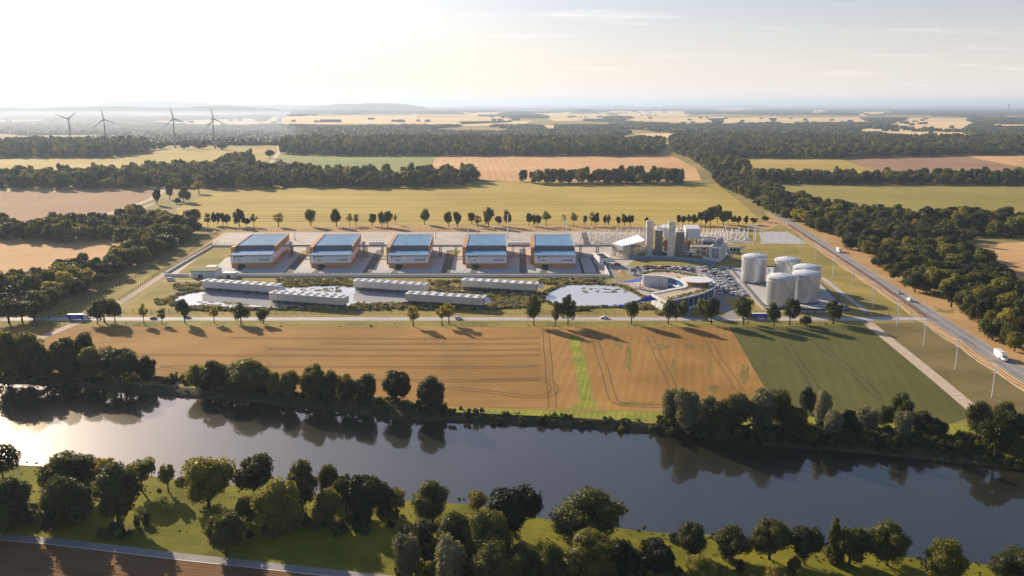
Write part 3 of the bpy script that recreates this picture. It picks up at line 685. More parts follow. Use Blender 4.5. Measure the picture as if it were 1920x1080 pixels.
# ---- woods
def inside(x, y, P):
    c = False; j = len(P)-1
    for i in range(len(P)):
        if (P[i][1] > y) != (P[j][1] > y) and x < (P[j][0]-P[i][0])*(y-P[i][1])/(P[j][1]-P[i][1])+P[i][0]: c = not c
        j = i
    return c
def scatter(poly, sp, seed):
    rs = random.Random(seed); P = [G(*p) for p in poly]
    P = [(p.x, p.y) for p in P]
    x0, x1 = min(p[0] for p in P), max(p[0] for p in P); y0, y1 = min(p[1] for p in P), max(p[1] for p in P)
    out = []; r = 0; y = y0
    while y < y1:
        x = x0 + (sp/2 if r % 2 else 0)
        while x < x1:
            X, Y = x+rs.uniform(-.38,.38)*sp, y+rs.uniform(-.38,.38)*sp
            if inside(X, Y, P): out.append((X, Y))
            x += sp
        y += sp*0.87; r += 1
    return out
W_west = [(0,572),(60,596),(98,584),(132,560),(190,540),(235,512),(300,482),(340,458),(362,440),(330,424),(300,412),(262,408),(225,425),(232,470),(214,492),(195,508),(150,512),(70,532),(0,552),(-120,570),(-160,600)]
W_west2 = [(-200,450),(0,450),(120,456),(235,452),(285,440),(262,408),(200,425),(100,430),(0,432),(-200,432)]
W_belt = [(-300,357),(0,355),(200,356),(290,353),(420,353),(480,356),(560,350),(640,353),(700,355),(820,350),(890,347),(892,334),(820,336),(600,333),(540,326),(430,318),(360,320),(200,334),(0,334),(-300,334)]
W_belt2 = [(395,320),(440,322),(480,308),(470,299),(430,305)]
W_hedge = [(994,346),(1282,346),(1282,339),(994,341)]
W_east = [(1368,338),(1450,345),(1600,347),(1920,348),(2200,350),(2200,338),(1450,336),(1370,329)]
W_hw = [(1350,335),(1352,352),(1402,376),(1447,403),(1492,421),(1560,446),(1588,470),(1642,505),(1700,541),(1760,572),(1800,590),(1830,622),(1880,655),(1960,700),(2060,720),(2060,590),(1905,560),(1875,525),(1838,495),(1805,478),(1800,458),(1840,448),(2100,440),(2100,418),(1920,416),(1840,410),(1720,414),(1640,404),(1560,396),(1480,372),(1420,352)]
W_f = [(528,290),(640,293),(820,293),(1236,293),(1248,270),(900,266),(530,268)]
W_g = [(-300,299),(0,297),(200,296),(278,288),(272,272),(0,272),(-300,272)]
W_h = [(1262,286),(1300,302),(1335,330),(1392,336),(1400,322),(1345,297),(1580,298),(1800,292),(2100,290),(2100,262),(1650,263),(1400,256),(1255,262)]
pts = []
for poly, sp, h in ((W_west,13,18),(W_west2,15,20),(W_belt,17,26),(W_belt2,17,25),(W_hedge,16.5,27),(W_east,16,22),(W_hw,14.5,18),(W_f,20,31),(W_g,20,31),(W_h,19,26)):
    for x, y in scatter(poly, sp, len(pts)+5): pts.append((x, y, h, poly))
pts.sort(key=lambda p: p[0]**2*0 + (p[1]))
def in_view(x, y, h):
    s = ppm(x, y, h); px = 960 + x*s
    return -20 < px < 1940
groups = {id(W_west): ("in the wood left of the plant", "trees of the wood left of the plant"), id(W_west2): ("in the wood left of the plant", "trees of the wood left of the plant"),
          id(W_hw): ("in the wood beside the highway", "trees of the wood beside the highway"), id(W_hedge): ("in the hedgerow before the pink field", "trees of the hedgerow before the pink field")}
rs = random.Random(21)
vis = [p for p in pts if in_view(p[0], p[1], p[2])]
single = []; rest = []
quota = 300 - ntrees
for p in pts:
    if in_view(*p[:3]) and id(p[3]) in groups and len(single) < quota and id(p[3]) != id(W_hedge): single.append(p)
    else: rest.append(p)
cntk = {}
for x, y, h, poly in sorted(single, key=lambda p: (id(p[3]), p[1])):
    pl, gr = groups[id(poly)]
    kd = rs.choices(['mround','mtall','molive','round','mlight'], [42,26,24,0,5])[0]
    hh = h*rs.uniform(0.66, 1.25); wd = rs.uniform(13, 20)*(0.5+0.5*hh/h)
    if kd == 'mtall': wd *= 0.8
    sz = "tall " if hh > h*1.05 else ("low " if hh < h*0.82 else "")
    cntk[(pl, kd, sz)] = cntk.get((pl, kd, sz), 0) + 1
    place_tree(x, y, hh, wd, kd, "%s%s tree %s, %s such from the river" % (sz, LOOK[kd], pl, ord_(cntk[(pl, kd, sz)])), gr)

# the rest of the woodland: one mass, instanced on points
protoC = bpy.data.collections.new("woodland_sources")
plist = []
def proto(mesh, nm):
    o = bpy.data.objects.new(nm, mesh); protoC.objects.link(o); return o
for k in ('mround', 'mtall', 'molive'):
    for i, (c, t) in enumerate(KIND[k][:3]): proto(c, "a_%02d_crown" % len(protoC.objects))
for c, t in KIND['mlight'][:2]: proto(c, 'b_%02d_crown' % len(protoC.objects))
NP = len(protoC.objects)
def gn_instances(name, P, Sc, Rz, Id, coll, label, kind="stuff"):
    me = bpy.data.meshes.new(name); me.vertices.add(len(P)); me.vertices.foreach_set("co", np.array(P, dtype=np.float32).ravel())
    a = me.attributes.new("iscale", 'FLOAT_VECTOR', 'POINT'); a.data.foreach_set("vector", np.array(Sc, dtype=np.float32).ravel())
    a = me.attributes.new("irot", 'FLOAT_VECTOR', 'POINT'); a.data.foreach_set("vector", np.array([(0,0,r) for r in Rz], dtype=np.float32).ravel())
    a = me.attributes.new("iidx", 'INT', 'POINT'); a.data.foreach_set("value", np.array(Id, dtype=np.int32))
    o = link(name, me); tag(o, label, None, None, kind)
    ng = bpy.data.node_groups.new(name, 'GeometryNodeTree')
    ng.interface.new_socket("Geometry", in_out='INPUT', socket_type='NodeSocketGeometry'); ng.interface.new_socket("Geometry", in_out='OUTPUT', socket_type='NodeSocketGeometry')
    N_ = ng.nodes; gi = N_.new("NodeGroupInput"); go = N_.new("NodeGroupOutput")
    ip = N_.new("GeometryNodeInstanceOnPoints"); ci = N_.new("GeometryNodeCollectionInfo")
    ci.inputs["Collection"].default_value = coll; ci.inputs["Separate Children"].default_value = True; ci.inputs["Reset Children"].default_value = True
    def na(nm, ty):
        q = N_.new("GeometryNodeInputNamedAttribute"); q.data_type = ty; q.inputs["Name"].default_value = nm
        return [s for s in q.outputs if s.enabled and s.name == "Attribute"][0]
    L = ng.links.new
    L(gi.outputs[0], ip.inputs["Points"]); L(ci.outputs[0], ip.inputs["Instance"]); ip.inputs["Pick Instance"].default_value = True
    L(na("iidx", 'INT'), ip.inputs["Instance Index"]); L(na("irot", 'FLOAT_VECTOR'), ip.inputs["Rotation"]); L(na("iscale", 'FLOAT_VECTOR'), ip.inputs["Scale"])
    L(ip.outputs[0], go.inputs[0])
    md = o.modifiers.new("scatter", 'NODES'); md.node_group = ng
    return o
rs = random.Random(5)
P_, S_, Z_, I_ = [], [], [], []
for x, y, h, poly in rest:
    big = 1.0 if poly not in (W_belt, W_f, W_g, W_h) else 1.15
    hh = h*rs.choice((0.45, 0.6, 0.7, 0.8, 0.9, 0.95, 1.05, 1.2))*rs.uniform(.92, 1.08); wd = rs.uniform(11, 24)*big*(0.6+0.4*hh/h)
    P_.append((x, y, -0.1)); S_.append((wd/13, wd/13, hh/16)); Z_.append(rs.uniform(0, 6.28)); I_.append(rs.choices(range(NP), [4]*3+[3]*3+[2.6]*3+[0.9]*2)[0])
gn_instances("woodland", P_, S_, Z_, I_, protoC, "dense dark woodland belts between the fields beyond the plant")

# far woods: looser, as wide low clumps that thin out towards the horizon
farC = bpy.data.collections.new("far_wood_sources")
for i in range(4):
    rr_ = np.random.RandomState(50+i)
    me, C = crown_mesh("far_clump", 70+i, M_lf if i else M_lfm, nl=22, leaves=420, size=4.2, shape='lumpy', H=18, W=70, z0=-0.5, core=0.92)
    v = np.empty(len(me.vertices)*3, dtype=np.float32); me.vertices.foreach_get("co", v); v = v.reshape(-1, 3)
    # squash into a canopy of several heads
    b_ = MB(); me2_src = []
    o = bpy.data.objects.new("f_%d" % i, me); farC.objects.link(o)
def canopy(name, seed, m, R0=34, nh=16, leaves=30):
    rs_ = np.random.RandomState(seed); V = []; F = []; iv, if_ = ICO2
    for k in range(nh):
        a = rs_.uniform(0, 6.28); rad = R0*math.sqrt(rs_.uniform(0, 1)); r = rs_.uniform(6.5, 9.5); h = rs_.uniform(11, 19)
        c = np.array([math.cos(a)*rad, math.sin(a)*rad, h-r])
        jit = 1 + rs_.uniform(-0.17, 0.17, size=(len(iv), 1)); off = len(V)
        q = c + iv*r*jit*np.array([1, 1, 1.05]); q[:, 2] = np.where(q[:, 2] < c[2], c[2] + (q[:, 2]-c[2])*1.6, q[:, 2]); q[:, 2] = np.maximum(q[:, 2], 0)
        V += [tuple(x) for x in q]; F += [tuple(int(z)+off for z in f) for f in if_]
    me = bpy.data.meshes.new(name); me.from_pydata(V, [], F); me.materials.append(m); me.update(); return me
for o in list(farC.objects): farC.objects.unlink(o)
for i in range(5): farC.objects.link(bpy.data.objects.new("f_%d" % i, canopy("far_canopy", 90+i, M_lf if i < 3 else M_lfm)))
GW = [[(G(*p).x, G(*p).y) for p in g] for g in GOLD]
GB = [(min(p[0] for p in g), max(p[0] for p in g), min(p[1] for p in g), max(p[1] for p in g)) for g in GW]
from mathutils import noise as mnoise
P_, S_, Z_, I_ = [], [], [], []
rs = random.Random(9)
y = 3330.0
while y < 46000:
    k = 1.0 if y < 6000 else (1.5 if y < 11000 else (2.6 if y < 26000 else 4.5))
    sp = 46*k
    x = -0.66*y
    while x < 0.66*y:
        X = x + rs.uniform(-.4,.4)*sp; Y = y + rs.uniform(-.4,.4)*sp
        x += sp
        if Y < 3400 and X < -900 and X > -2600: pass
        nz = mnoise.noise(Vector((X*0.00045, Y*0.00022, 1.3))) + 0.5*mnoise.noise(Vector((X*0.0016, Y*0.0008, 4.1)))
        left = X/Y < -0.12
        thr = -0.12 if Y < 5200 else (0.05 if left else -0.06)
        if Y > 6200 and not left: thr = 0.03
        if Y > 12000: thr = 0.12 if left else -0.1
        if X/Y > 0.27: thr -= 0.16
        if left and Y > 8500: thr = 0.28
        if Y < 6200: thr = min(thr, -0.42)
        if nz < thr: continue
        hit = False
        for g, bb in zip(GW, GB):
            if bb[0] < X < bb[1] and bb[2] < Y < bb[3] and inside(X, Y, g): hit = True; break
        if hit and rs.random() < 0.985: continue
        if hit: k2 = 0.4
        else: k2 = 1
        P_.append((X, Y, 0)); s = k*k2*rs.uniform(0.85, 1.2); S_.append((s, s, rs.uniform(0.8, 1.15))); Z_.append(rs.uniform(0, 6.28)); I_.append(rs.randrange(5))
    y += sp
# small copses standing in the golden land
for px_, py_, n_ in ((1728,246,7),(1700,243,4),(1812,246,9),(1830,247,6),(1850,249,10),(1660,228,10),(1690,232,9),(1500,235,26),(1560,238,26),(1600,241,20),(1630,244,14),(515,229,2),(600,229,2),(700,224,3),(770,228,9),(950,226,8),(1080,220,8),(1220,217,6),(1650,240,8)):
    c = G(px_, py_)
    for k in range(n_):
        P_.append((c.x+rs.uniform(-1,1)*n_*18, c.y+rs.uniform(-1,1)*(150+n_*12), 0)); s = rs.uniform(.35,.75); S_.append((s, s, rs.uniform(0.7,1.25))); Z_.append(rs.uniform(0,6)); I_.append(rs.randrange(5))
gn_instances("distant_woods", P_, S_, Z_, I_, farC, "hazy woods spreading to the horizon")
print("trees", ntrees, "rest", len(rest), "far", len(P_))

# ---- undergrowth: river banks and pond edges
smallC = bpy.data.collections.new("undergrowth_sources")
for i, m in enumerate((M_lf, M_lfm, M_lf)):
    me, C = crown_mesh("shrub_mass", 30+i, m, nl=9, leaves=420, size=0.55, shape='bush', H=3.2, W=5.5, z0=-0.3, core=0.8)
    smallC.objects.link(bpy.data.objects.new("s_%d" % i, me))
P_, S_, Z_, I_ = [], [], [], []
rs = random.Random(15)
for i in range(1, len(NBL)-2):
    p, q = NBL[i], NBW[i]; s = ppm(p.x, p.y); px = 960 + p.x*s
    if px < -60 or px > 1980: continue
    dens = 4 if 850 < px < 1260 else (2 if px < 850 else 7)
    for k in range(dens*3):
        t = rs.random(); X = p.lerp(q, t) + Vector((rs.uniform(-7, 7), rs.uniform(-1, 3) , 0))
        sc = rs.uniform(0.35, 1.0) if px > 850 else rs.uniform(0.25, 0.7)
        P_.append((X.x, X.y, X.z-0.2)); S_.append((sc, sc, sc*rs.uniform(0.6, 1.1))); Z_.append(rs.uniform(0, 6)); I_.append(rs.randrange(3))
for k in range(500):   # thicket ground below the far bank trees at the right
    px = rs.uniform(1240, 1930); py = rs.uniform(0.0, 1.0)*20 + 792 + (px-1240)*0.055; p = G(px, py)
    sc = rs.uniform(0.5, 1.4); P_.append((p.x, p.y, -0.2)); S_.append((sc, sc, sc)); Z_.append(rs.uniform(0, 6)); I_.append(rs.choice((0, 0, 2, 1)))
for k in range(260):
    px = rs.uniform(-20, 850); py = rs.uniform(0.0, 1.0)*14 + 704 + max(0, px-290)*0.105; p = G(px, py)
    sc = rs.uniform(0.5, 1.2); P_.append((p.x, p.y, -0.2)); S_.append((sc, sc, sc)); Z_.append(rs.uniform(0, 6)); I_.append(rs.choice((0, 0, 2, 1)))
for i in range(1, len(SBL)-2):
    p = SBL[i]; s = ppm(p.x, p.y); px = 960 + p.x*s
    if px < -60 or px > 1980: continue
    for k in range(3):
        X = p + Vector((rs.uniform(-5, 5), rs.uniform(-2, 3), 0)); sc = rs.uniform(0.12, 0.4)
        P_.append((X.x, X.y, -0.3)); S_.append((sc, sc, sc)); Z_.append(rs.uniform(0, 6)); I_.append(rs.randrange(3))
for px_, py_, n_, sc_ in ((20,985,8,1.5),(240,1000,8,1.2),(470,1000,10,1.2),(580,985,12,1.2),(700,985,12,1.2),(860,1060,22,1.7),(960,1060,22,1.6),(1090,1080,24,1.6),(1210,1080,20,1.5),(790,1060,12,1.5),(1330,1090,10,1.2),(60,960,8,1.2)):
    c = G(px_, py_)
    for k in range(n_):
        P_.append((c.x+rs.uniform(-12,12), c.y+rs.uniform(-7,7), -0.2)); sc = sc_*rs.uniform(0.5,1.1); S_.append((sc,sc,sc)); Z_.append(rs.uniform(0,6)); I_.append(rs.randrange(3))
for px_ in range(0, 1620, 5):   # rough tufts on the road verge
    p = G(px_+rs.uniform(-14,14), rs.uniform(606, 614)); sc = rs.uniform(0.05, 0.16)*(2.4 if rs.random() < 0.05 else 1)
    P_.append((p.x, p.y, -0.1)); S_.append((sc*1.6, sc, sc)); Z_.append(0); I_.append(1)
rt_ = random.Random(31)
for k in range(1500):   # rough tussocks and seedlings on the near bank
    i = rt_.randrange(2, len(SBL)-3); p = SBL[i].lerp(SBL[i+1], rt_.random()); px = 960 + p.x*ppm(p.x, p.y)
    if px < -80 or px > 2000: continue
    dn = rt_.random()**1.3*(42 if px < 700 else 60); sc = rt_.uniform(0.05, 0.16)*(2.6 if rt_.random() < 0.05 else 1)
    P_.append((p.x, p.y-1-dn, -0.1)); S_.append((sc*1.5, sc*1.2, sc)); Z_.append(rt_.uniform(0, 6)); I_.append(1 if rt_.random() < 0.8 else 0)
gn_instances("undergrowth", P_, S_, Z_, I_, smallC, "tangled bushes and weeds along the river banks")

# ---- ponds with reed edges
POND = {"pond": [(318,563),(330,556),(345,550),(380,546),(520,540),(600,536),(700,537),(800,545),(865,549),(925,558),(935,566),(925,573),(850,573),(760,573),(690,573),(600,578),(500,580),(400,578),(345,574),(325,569)],
        "lily_pond": [(1017,556),(1024,549),(1040,541),(1065,536),(1110,533),(1155,536),(1185,545),(1199,553),(1201,560),(1190,570),(1150,576),(1100,577),(1060,576),(1035,570),(1022,563)]}
reedC = bpy.data.collections.new("reed_sources")
for i in range(3):
    me, C = crown_mesh("reed_mass", 40+i, (M_reed, M_reed, M_lfm)[i], nl=8, leaves=260, size=0.6, shape='bush', H=2.2, W=5.5, z0=-0.3, core=0.75)
    reedC.objects.link(bpy.data.objects.new("r_%d" % i, me))
padC = bpy.data.collections.new("lily_sources")
b = MB().mat(M_lfm)
for k in range(5): b.cyl(math.cos(k*1.3)*k*0.5, math.sin(k*1.3)*k*0.5, 0, 0.1, 0.7+0.2*(k % 3), n=8)
padC.objects.link(bpy.data.objects.new("p_0", b.mesh("lily_pads")))
P_, S_, Z_, I_ = [], [], [], []; PP, PS, PZ, PI_ = [], [], [], []
for nm, poly in POND.items():
    W_ = [G(*p) for p in poly]
    Q = dense(W_ + [W_[0]], 3.0); n = len(Q)
    for i, p in enumerate(Q): p.y += 1.6*math.sin(i*0.45) + rs.uniform(-.5,.5); p.x += 2.0*math.sin(i*0.31)
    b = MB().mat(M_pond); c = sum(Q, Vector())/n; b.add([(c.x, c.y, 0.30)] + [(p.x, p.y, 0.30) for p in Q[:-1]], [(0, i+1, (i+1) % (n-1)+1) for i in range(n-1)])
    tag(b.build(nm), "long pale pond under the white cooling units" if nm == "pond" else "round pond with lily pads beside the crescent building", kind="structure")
    for i, p in enumerate(Q):
        out = (p-c).normalized()
        for k in range(5 if nm == "pond" else 3):
            q = p + out*rs.uniform(0.2, 4 if nm == "pond" else 2.5) + Vector((rs.uniform(-2, 2), rs.uniform(-1, 1), 0))
            sc = rs.uniform(0.4, 1.0); P_.append((q.x, q.y, 0)); S_.append((sc*1.2, sc, sc)); Z_.append(rs.uniform(0, 6)); I_.append(rs.randrange(3))
# broad reed beds
for x0, x1, y0, y1, n_ in ((325,378,532,545,70),(520,665,524,535,240),(800,865,527,534,70),(1010,1130,522,534,150),(930,1010,560,578,260),(900,1020,548,566,160),(660,770,570,577,120),(340,500,579,583,90),(520,760,576,582,120),(760,930,575,582,180),(1040,1100,578,583,60),(1195,1240,572,582,60),(1230,1260,584,590,20),(292,318,562,572,26),(780,870,537,545,50)):
    for k in range(n_):
        q = G(rs.uniform(x0, x1), rs.uniform(y0, y1)); sc = rs.uniform(0.4, 1.1)
        P_.append((q.x, q.y, 0)); S_.append((sc*1.3, sc, sc)); Z_.append(rs.uniform(0, 6)); I_.append(rs.randrange(3))
gn_instances("reeds", P_, S_, Z_, I_, reedC, "golden reeds and bushes round the ponds")
for x0, x1, y0, y1, n_ in ((370,470,567,575,40),(560,630,541,546,16),(620,640,536,542,5),(1092,1150,541,549,16),(1150,1178,543,550,6),(830,870,548,552,10),(600,640,543,552,20)):
    for k in range(n_):
        q = G(rs.uniform(x0, x1), rs.uniform(y0, y1)); PP.append((q.x, q.y, 0.32)); s = rs.uniform(0.4, 1.3); PS.append((s, s, 1)); PZ.append(rs.uniform(0, 6)); PI_.append(0)
gn_instances("lily_pads", PP, PS, PZ, PI_, padC, "patches of floating lily pads on the ponds")
# ================================================================ PLANT: yards
sheet("plant_yard", [(401,462),(425,436),(1095,434),(1210,436),(1210,470),(1150,520),(311,519),(330,505)], 0.08, M_conc, label="pale concrete yard round the data halls")
sheet("yard_lawn", [(331,514),(398,463),(436,463),(431,482),(415,500),(395,514)], 0.12, M_lawn)
for q in ([(430,481),(446,481),(405,514),(380,514)],): pass
for q in ([(392,513),(424,483),(434,483),(430,503),(513,504),(545,480),(560,480),(529,513)],
          [(545,513),(576,482),(584,482),(582,503),(660,504),(690,480),(708,481),(678,513)],
          [(695,513),(717,482),(728,482),(727,503),(806,504),(826,482),(838,482),(826,513)],
          [(844,513),(853,482),(869,482),(872,503),(951,504),(955,482),(974,482),(974,513)],
          [(988,513),(985,482),(998,482),(1001,503),(1079,504),(1078,483),(1084,483),(1092,513)],
          [(1097,513),(1088,483),(1108,483),(1120,513)]):
    sheet("concrete_pad", q, 0.16, M_pad)
for q in ([(530,514),(546,514),(574,481),(560,481)], [(678,514),(695,514),(720,469),(707,469)], [(826,514),(844,514),(855,469),(838,469)], [(974,514),(988,514),(985,467),(974,467)],
          [(1091,514),(1097,514),(1087,483),(1083,483)], [(1120,514),(1127,514),(1112,483),(1106,483)], [(1090,436),(1100,436),(1108,460),(1096,460)]):
    sheet("service_road", q, 0.20, M_aspd)
ribbon("service_road", [(395,513.4),(700,513.6),(1127,513.6)], 7, 0.22, M_aspd)
for a in ((560,574,464),(838,855,464)):
    sheet("yard_lawn", [(a[0],480),(a[1],480),(a[1]+10,470),(a[0]+8,470)], 0.24, M_lawn)
ribbon("back_lane", [(540,481.5),(800,481.5),(1110,482)], 5, 0.26, M_asph)
sheet("gate_road", [(1113,470),(1122,470),(1162,520),(1150,521)], 0.12, M_asph)
sheet("brown_bed", [(1138,504),(1153,504),(1172,519),(1157,520)], 0.10, M_dry)
sheet("power_yard", [(1150,470),(1290,460),(1400,462),(1345,495),(1260,488),(1182,484)], 0.14, M_aspd)
sheet("substation_gravel", [(1072,436),(1210,436),(1215,458),(1085,459)], 0.14, M_conc); sheet("substation_gravel", [(1300,436),(1400,436),(1412,457),(1310,457)], 0.14, M_conc)
sheet("gravel_pad", [(1423,434.5),(1478,434.5),(1513,457),(1429,457)], 0.10, M_pad)
sheet("car_park", [(1163,499),(1362,499),(1412,557),(1365,560),(1340,545),(1300,525),(1180,519)], 0.09, M_asph)
sheet("car_park_strip", [(1306,515),(1312,515),(1352,556),(1346,558)], 0.13, M_dry); sheet("car_park_strip", [(1344,506),(1348,506),(1396,557),(1390,557)], 0.13, M_dry)
sheet("triangle_lawn", [(1348,558),(1372,560),(1392,557),(1420,577),(1375,588)], 0.12, M_lawn)
ribbon("exit_road", [(1336,545),(1352,566),(1372,592),(1376,598)], 8, 0.18, M_asph)
ribbon("loop_road", [(1290,596),(1288,585),(1298,578),(1320,576),(1345,578),(1362,586),(1366,594),(1350,597),(1320,597),(1298,596)], 5, 0.20, M_asph, sub=5)
sheet("terrace", [(1180,535),(1205,522),(1290,535),(1245,553),(1215,560),(1195,548)], 0.14, M_track)
ribbon("boardwalk", [(1142,529),(1170,531),(1190,537),(1206,546),(1212,556)], 3.2, 0.22, M_road, sub=6)
sheet("tank_pad", [(1367,502),(1500,499.5),(1594,583),(1437,580)], 0.30, M_pad, label="concrete pad under the storage tanks")
ribbon("east_path", [(1541,520),(1566,540),(1600,566),(1627,586)], 4.5, 0.12, M_road)
ribbon("pad_path", [(1350,500),(1366,502),(1400,545),(1432,582),(1600,586)], 3, 0.12, M_road)

def wall(name, pts, h, th, m, label=None, cat=None, group=None, z0=0.0, px=True):
    P = [G(*p) for p in pts] if px else pts
    L_, R_ = ribbon_pts(P, th); b = MB().mat(m); n = len(P)
    vs = [(p.x,p.y,z0) for p in R_]+[(p.x,p.y,z0) for p in L_]+[(p.x,p.y,h) for p in R_]+[(p.x,p.y,h) for p in L_]
    fs = []
    for i in range(n-1): fs += [(2*n+i,2*n+i+1,3*n+i+1,3*n+i),(i,i+1,2*n+i+1,2*n+i),(n+i+1,n+i,3*n+i,3*n+i+1)]
    fs += [(0,2*n,3*n,n),(n-1,2*n-1,4*n-1,3*n-1)]
    b.add(vs, fs); o = b.build(name); return tag(o, label, cat, group)
wall("boundary_wall", [(440,518.8),(700,519.2),(1141,519.6)], 2.4, 0.8, M_white, "long low white wall between the yard and the reed ponds", "wall")
wall("boundary_wall", [(309,518),(357,518.5)], 2.4, 0.8, M_white, "short low white wall left of the flat-roofed gate lodge", "wall")
wall("boundary_wall", [(311,514),(345,494),(398,463)], 2.2, 0.8, M_white, "low white wall slanting along the left edge of the yard lawn", "wall")
wall("boundary_wall", [(399,463),(437,463)], 2.2, 0.8, M_white, "low white wall behind the yard lawn, running to the first hall", "wall")
wall("boundary_wall", [(1142,519.5),(1139,511),(1133,500)], 2.2, 0.7, M_white, "low white wall turning back to the gatehouse", "wall")
wall("curved_wall", [(1180,486),(1205,486.3),(1235,487.4),(1262,488.8),(1290,491),(1318,494),(1342,497.5)], 4.2, 0.8, M_wall, "curved slate blue wall in front of the power station", "wall")
for a in ([(1367,502),(1500,499.5)], [(1500,499.5),(1594,583)], [(1594,583.2),(1437,580.2)], [(1437,580),(1367,502)]):
    pass
bt = wall("bund_wall", [(1367,502),(1437,580.2),(1594,583.2),(1500,499.5),(1368,502)], 1.3, 0.7, M_dgrey, "low dark bund wall round the concrete tank pad", "wall")

# ================================================================ data halls
def Hloc(o): return Matrix.Rotation(-o.rotation_euler.z, 4, 'Z')
HALLS = [(433.4,509.7,(516,538.7)),(582.8,657.8,(664.4,677.5)),(728.4,803.4,(807,813.8)),(872.8,950.6,(950.6,950)),(1002.2,1079.7,(1079,1072.5))]
HL = ["white and rust brown data hall with blue roofs, nearest the yard lawn", "white and rust brown data hall with blue roofs, second from the yard lawn",
      "middle white and rust brown data hall of the five", "white and rust brown data hall with blue roofs, second from the power station",
      "white and rust brown data hall with blue roofs, nearest the power station"]
hall_info = []
def ring(b, cx, cz, r, th, y0, y1, n=20):
    vs = []; 
    for rr in (r, r-th):
        for yy in (y0, y1):
            vs += [(cx+rr*math.cos(2*math.pi*i/n), yy, cz+rr*math.sin(2*math.pi*i/n)) for i in range(n)]
    fs = []
    for i in range(n):
        j = (i+1) % n; fs += [(i,j,2*n+j,2*n+i),(i,n+i,n+j,j),(2*n+i,2*n+j,3*n+j,3*n+i)]
    b.add(vs, fs)
for hi, (xa, xb, (rf, rb)) in enumerate(HALLS):
    A = G(xa, 502.3); B = G(xb, 502.3); fr, rr = G(rf, 461, 16.5), G(rb, 440, 16.5)
    yaw = math.atan2(-(rr.x-fr.x), rr.y-fr.y)*0.93; W_ = (B-A).length/ math.cos(yaw)*0.99; D = (rr-fr).length
    h = empty("data_hall", (A.x, A.y, 0), yaw, HL[hi], "data hall", "row of data halls")
    hall_info.append((A, yaw, W_, D))
    y1 = 27; y2 = 27 + D
    b = MB().mat(M_cort).box(0.5, W_-0.5, 0.5, y1, 0, 4.4).box(0.5, W_-0.5, y1, y2-1, 0, 4.4); b.build("base_wall", h)
    b = MB().mat(M_wpan).box(0, W_, 0, y1+1, 4.4, 12.0)
    for k in range(1, 12): b.box(k*W_/12-0.07, k*W_/12+0.07, -0.12, 0, 4.5, 11.9)
    b.box(0, W_+0.02, y1+1, y2, 4.4, 10.6); b.build("white_band", h)
    b = MB().mat(M_cort).box(W_-0.8, W_+0.15, y1-7, y2, 10.6, 16.6).box(-3.6, 0.1, 19, y2, 0, 16.6).box(0.1, W_-0.8, y2-0.8, y2, 10.6, 16.6); b.build("upper_wall", h)
    # ribbed clerestory wall
    b = MB().mat(M_ribb); n = 64; vs = []
    for i in range(n*2+1):
        x = 0.1 + (W_-0.9)*i/(n*2); y = y1 - (0.25 if (i//2) % 2 else 0.0); vs += [(x, y, 11.8), (x, y, 16.6)]
    b.add(vs, [(2*i, 2*i+2, 2*i+3, 2*i+1) for i in range(n*2)]); b.build("ribbed_wall", h)
    b = MB().mat(M_roof).box(0.1, W_-0.8, y1, y2-0.8, 16.0, 16.5)
    for k in range(1, 26): b.box(k*(W_-1)/26, k*(W_-1)/26+0.12, y1+0.5, y2-1.2, 16.5, 16.62)
    b.build("main_roof", h)
    b = MB().mat(M_grey).box(-0.2, W_-0.6, y1-0.5, y1+0.1, 16.6, 17.2).box(-0.4, 0.3, y1+0.1, y2, 16.6, 17.2).box(W_-0.9, W_+0.3, y1-7, y2, 16.6, 17.2).box(-0.2, W_, y2-0.5, y2+0.3, 17.2, 17.5); b.build("parapet", h)
    b = MB().mat(M_roof); b.add([(-0.6,-1.0,12.2),(W_+0.5,-1.0,12.2),(W_-0.9,y1-0.3,13.0),(0.2,y1-0.3,13.0),(-0.6,-1.0,11.9),(W_+0.5,-1.0,11.9),(W_-0.9,y1-0.3,12.0),(0.2,y1-0.3,12.0)], [(0,1,2,3),(7,6,5,4),(4,5,1,0),(5,6,2,1),(7,4,0,3)]); b.build("front_roof", h)
    b = MB().mat(M_grey).box(-0.9, W_+0.8, -1.3, -1.0, 11.3, 12.5); b.build("eaves", h)
    b = MB().mat(M_black).box(7.0, 13.0, 0.30, 0.6, 0.1, 3.1); dr = b.build("door", h); MB().mat(M_ribb).box(6.7, 7.0, 0.2, 0.6, 0, 3.3).box(13.0, 13.3, 0.2, 0.6, 0, 3.3).box(7.0, 13.0, 0.2, 0.6, 3.1, 3.3).build("door_frame", dr)
    MB().mat(M_black).box(W_-0.9, W_-0.35, 62, 67, 0.1, 3.4).build("side_door", h)
    b = MB().mat(M_black)
    for k in range(9): b.box(3.0+k*1.05, 3.8+k*1.05, -0.16, -0.02, 10.2 if k else 8.9, 11.2)
    b.build("louvre_row", h)
    b = MB().mat(M_wall)
    for k in range(14): b.box(14+k*1.7, 14.9+k*1.7, -0.14, -0.02, 10.6, 11.2)
    b.build("high_vent_row", h)
    b = MB().mat(M_black); ring(b, 4.6, 7.5, 1.5, 0.16, -0.2, -0.03); b.build("ring_logo", h)
    b = MB().mat(M_black)     # unreadable word beside the ring
    x = 7.2
    for wd, hh in ((0.55,1.3),(0.2,1.3),(0.55,0.9),(0.55,0.9),(0.3,0.4),(0.3,0.4),(0.3,0.4)):
        b.box(x, x+wd, -0.2, -0.03, 7.0, 7.0+hh); x += wd+0.18
    b.build("word_mark", h)
    b = MB().mat(M_black)
    for k in range(8): b.box(W_-12.5+k*1.05, W_-11.75+k*1.05, -0.2, -0.03, 6.9, 7.9)
    b.box(W_-3.9, W_-3.3, -0.2, -0.03, 6.3, 9.3); b.build("number_mark", h)
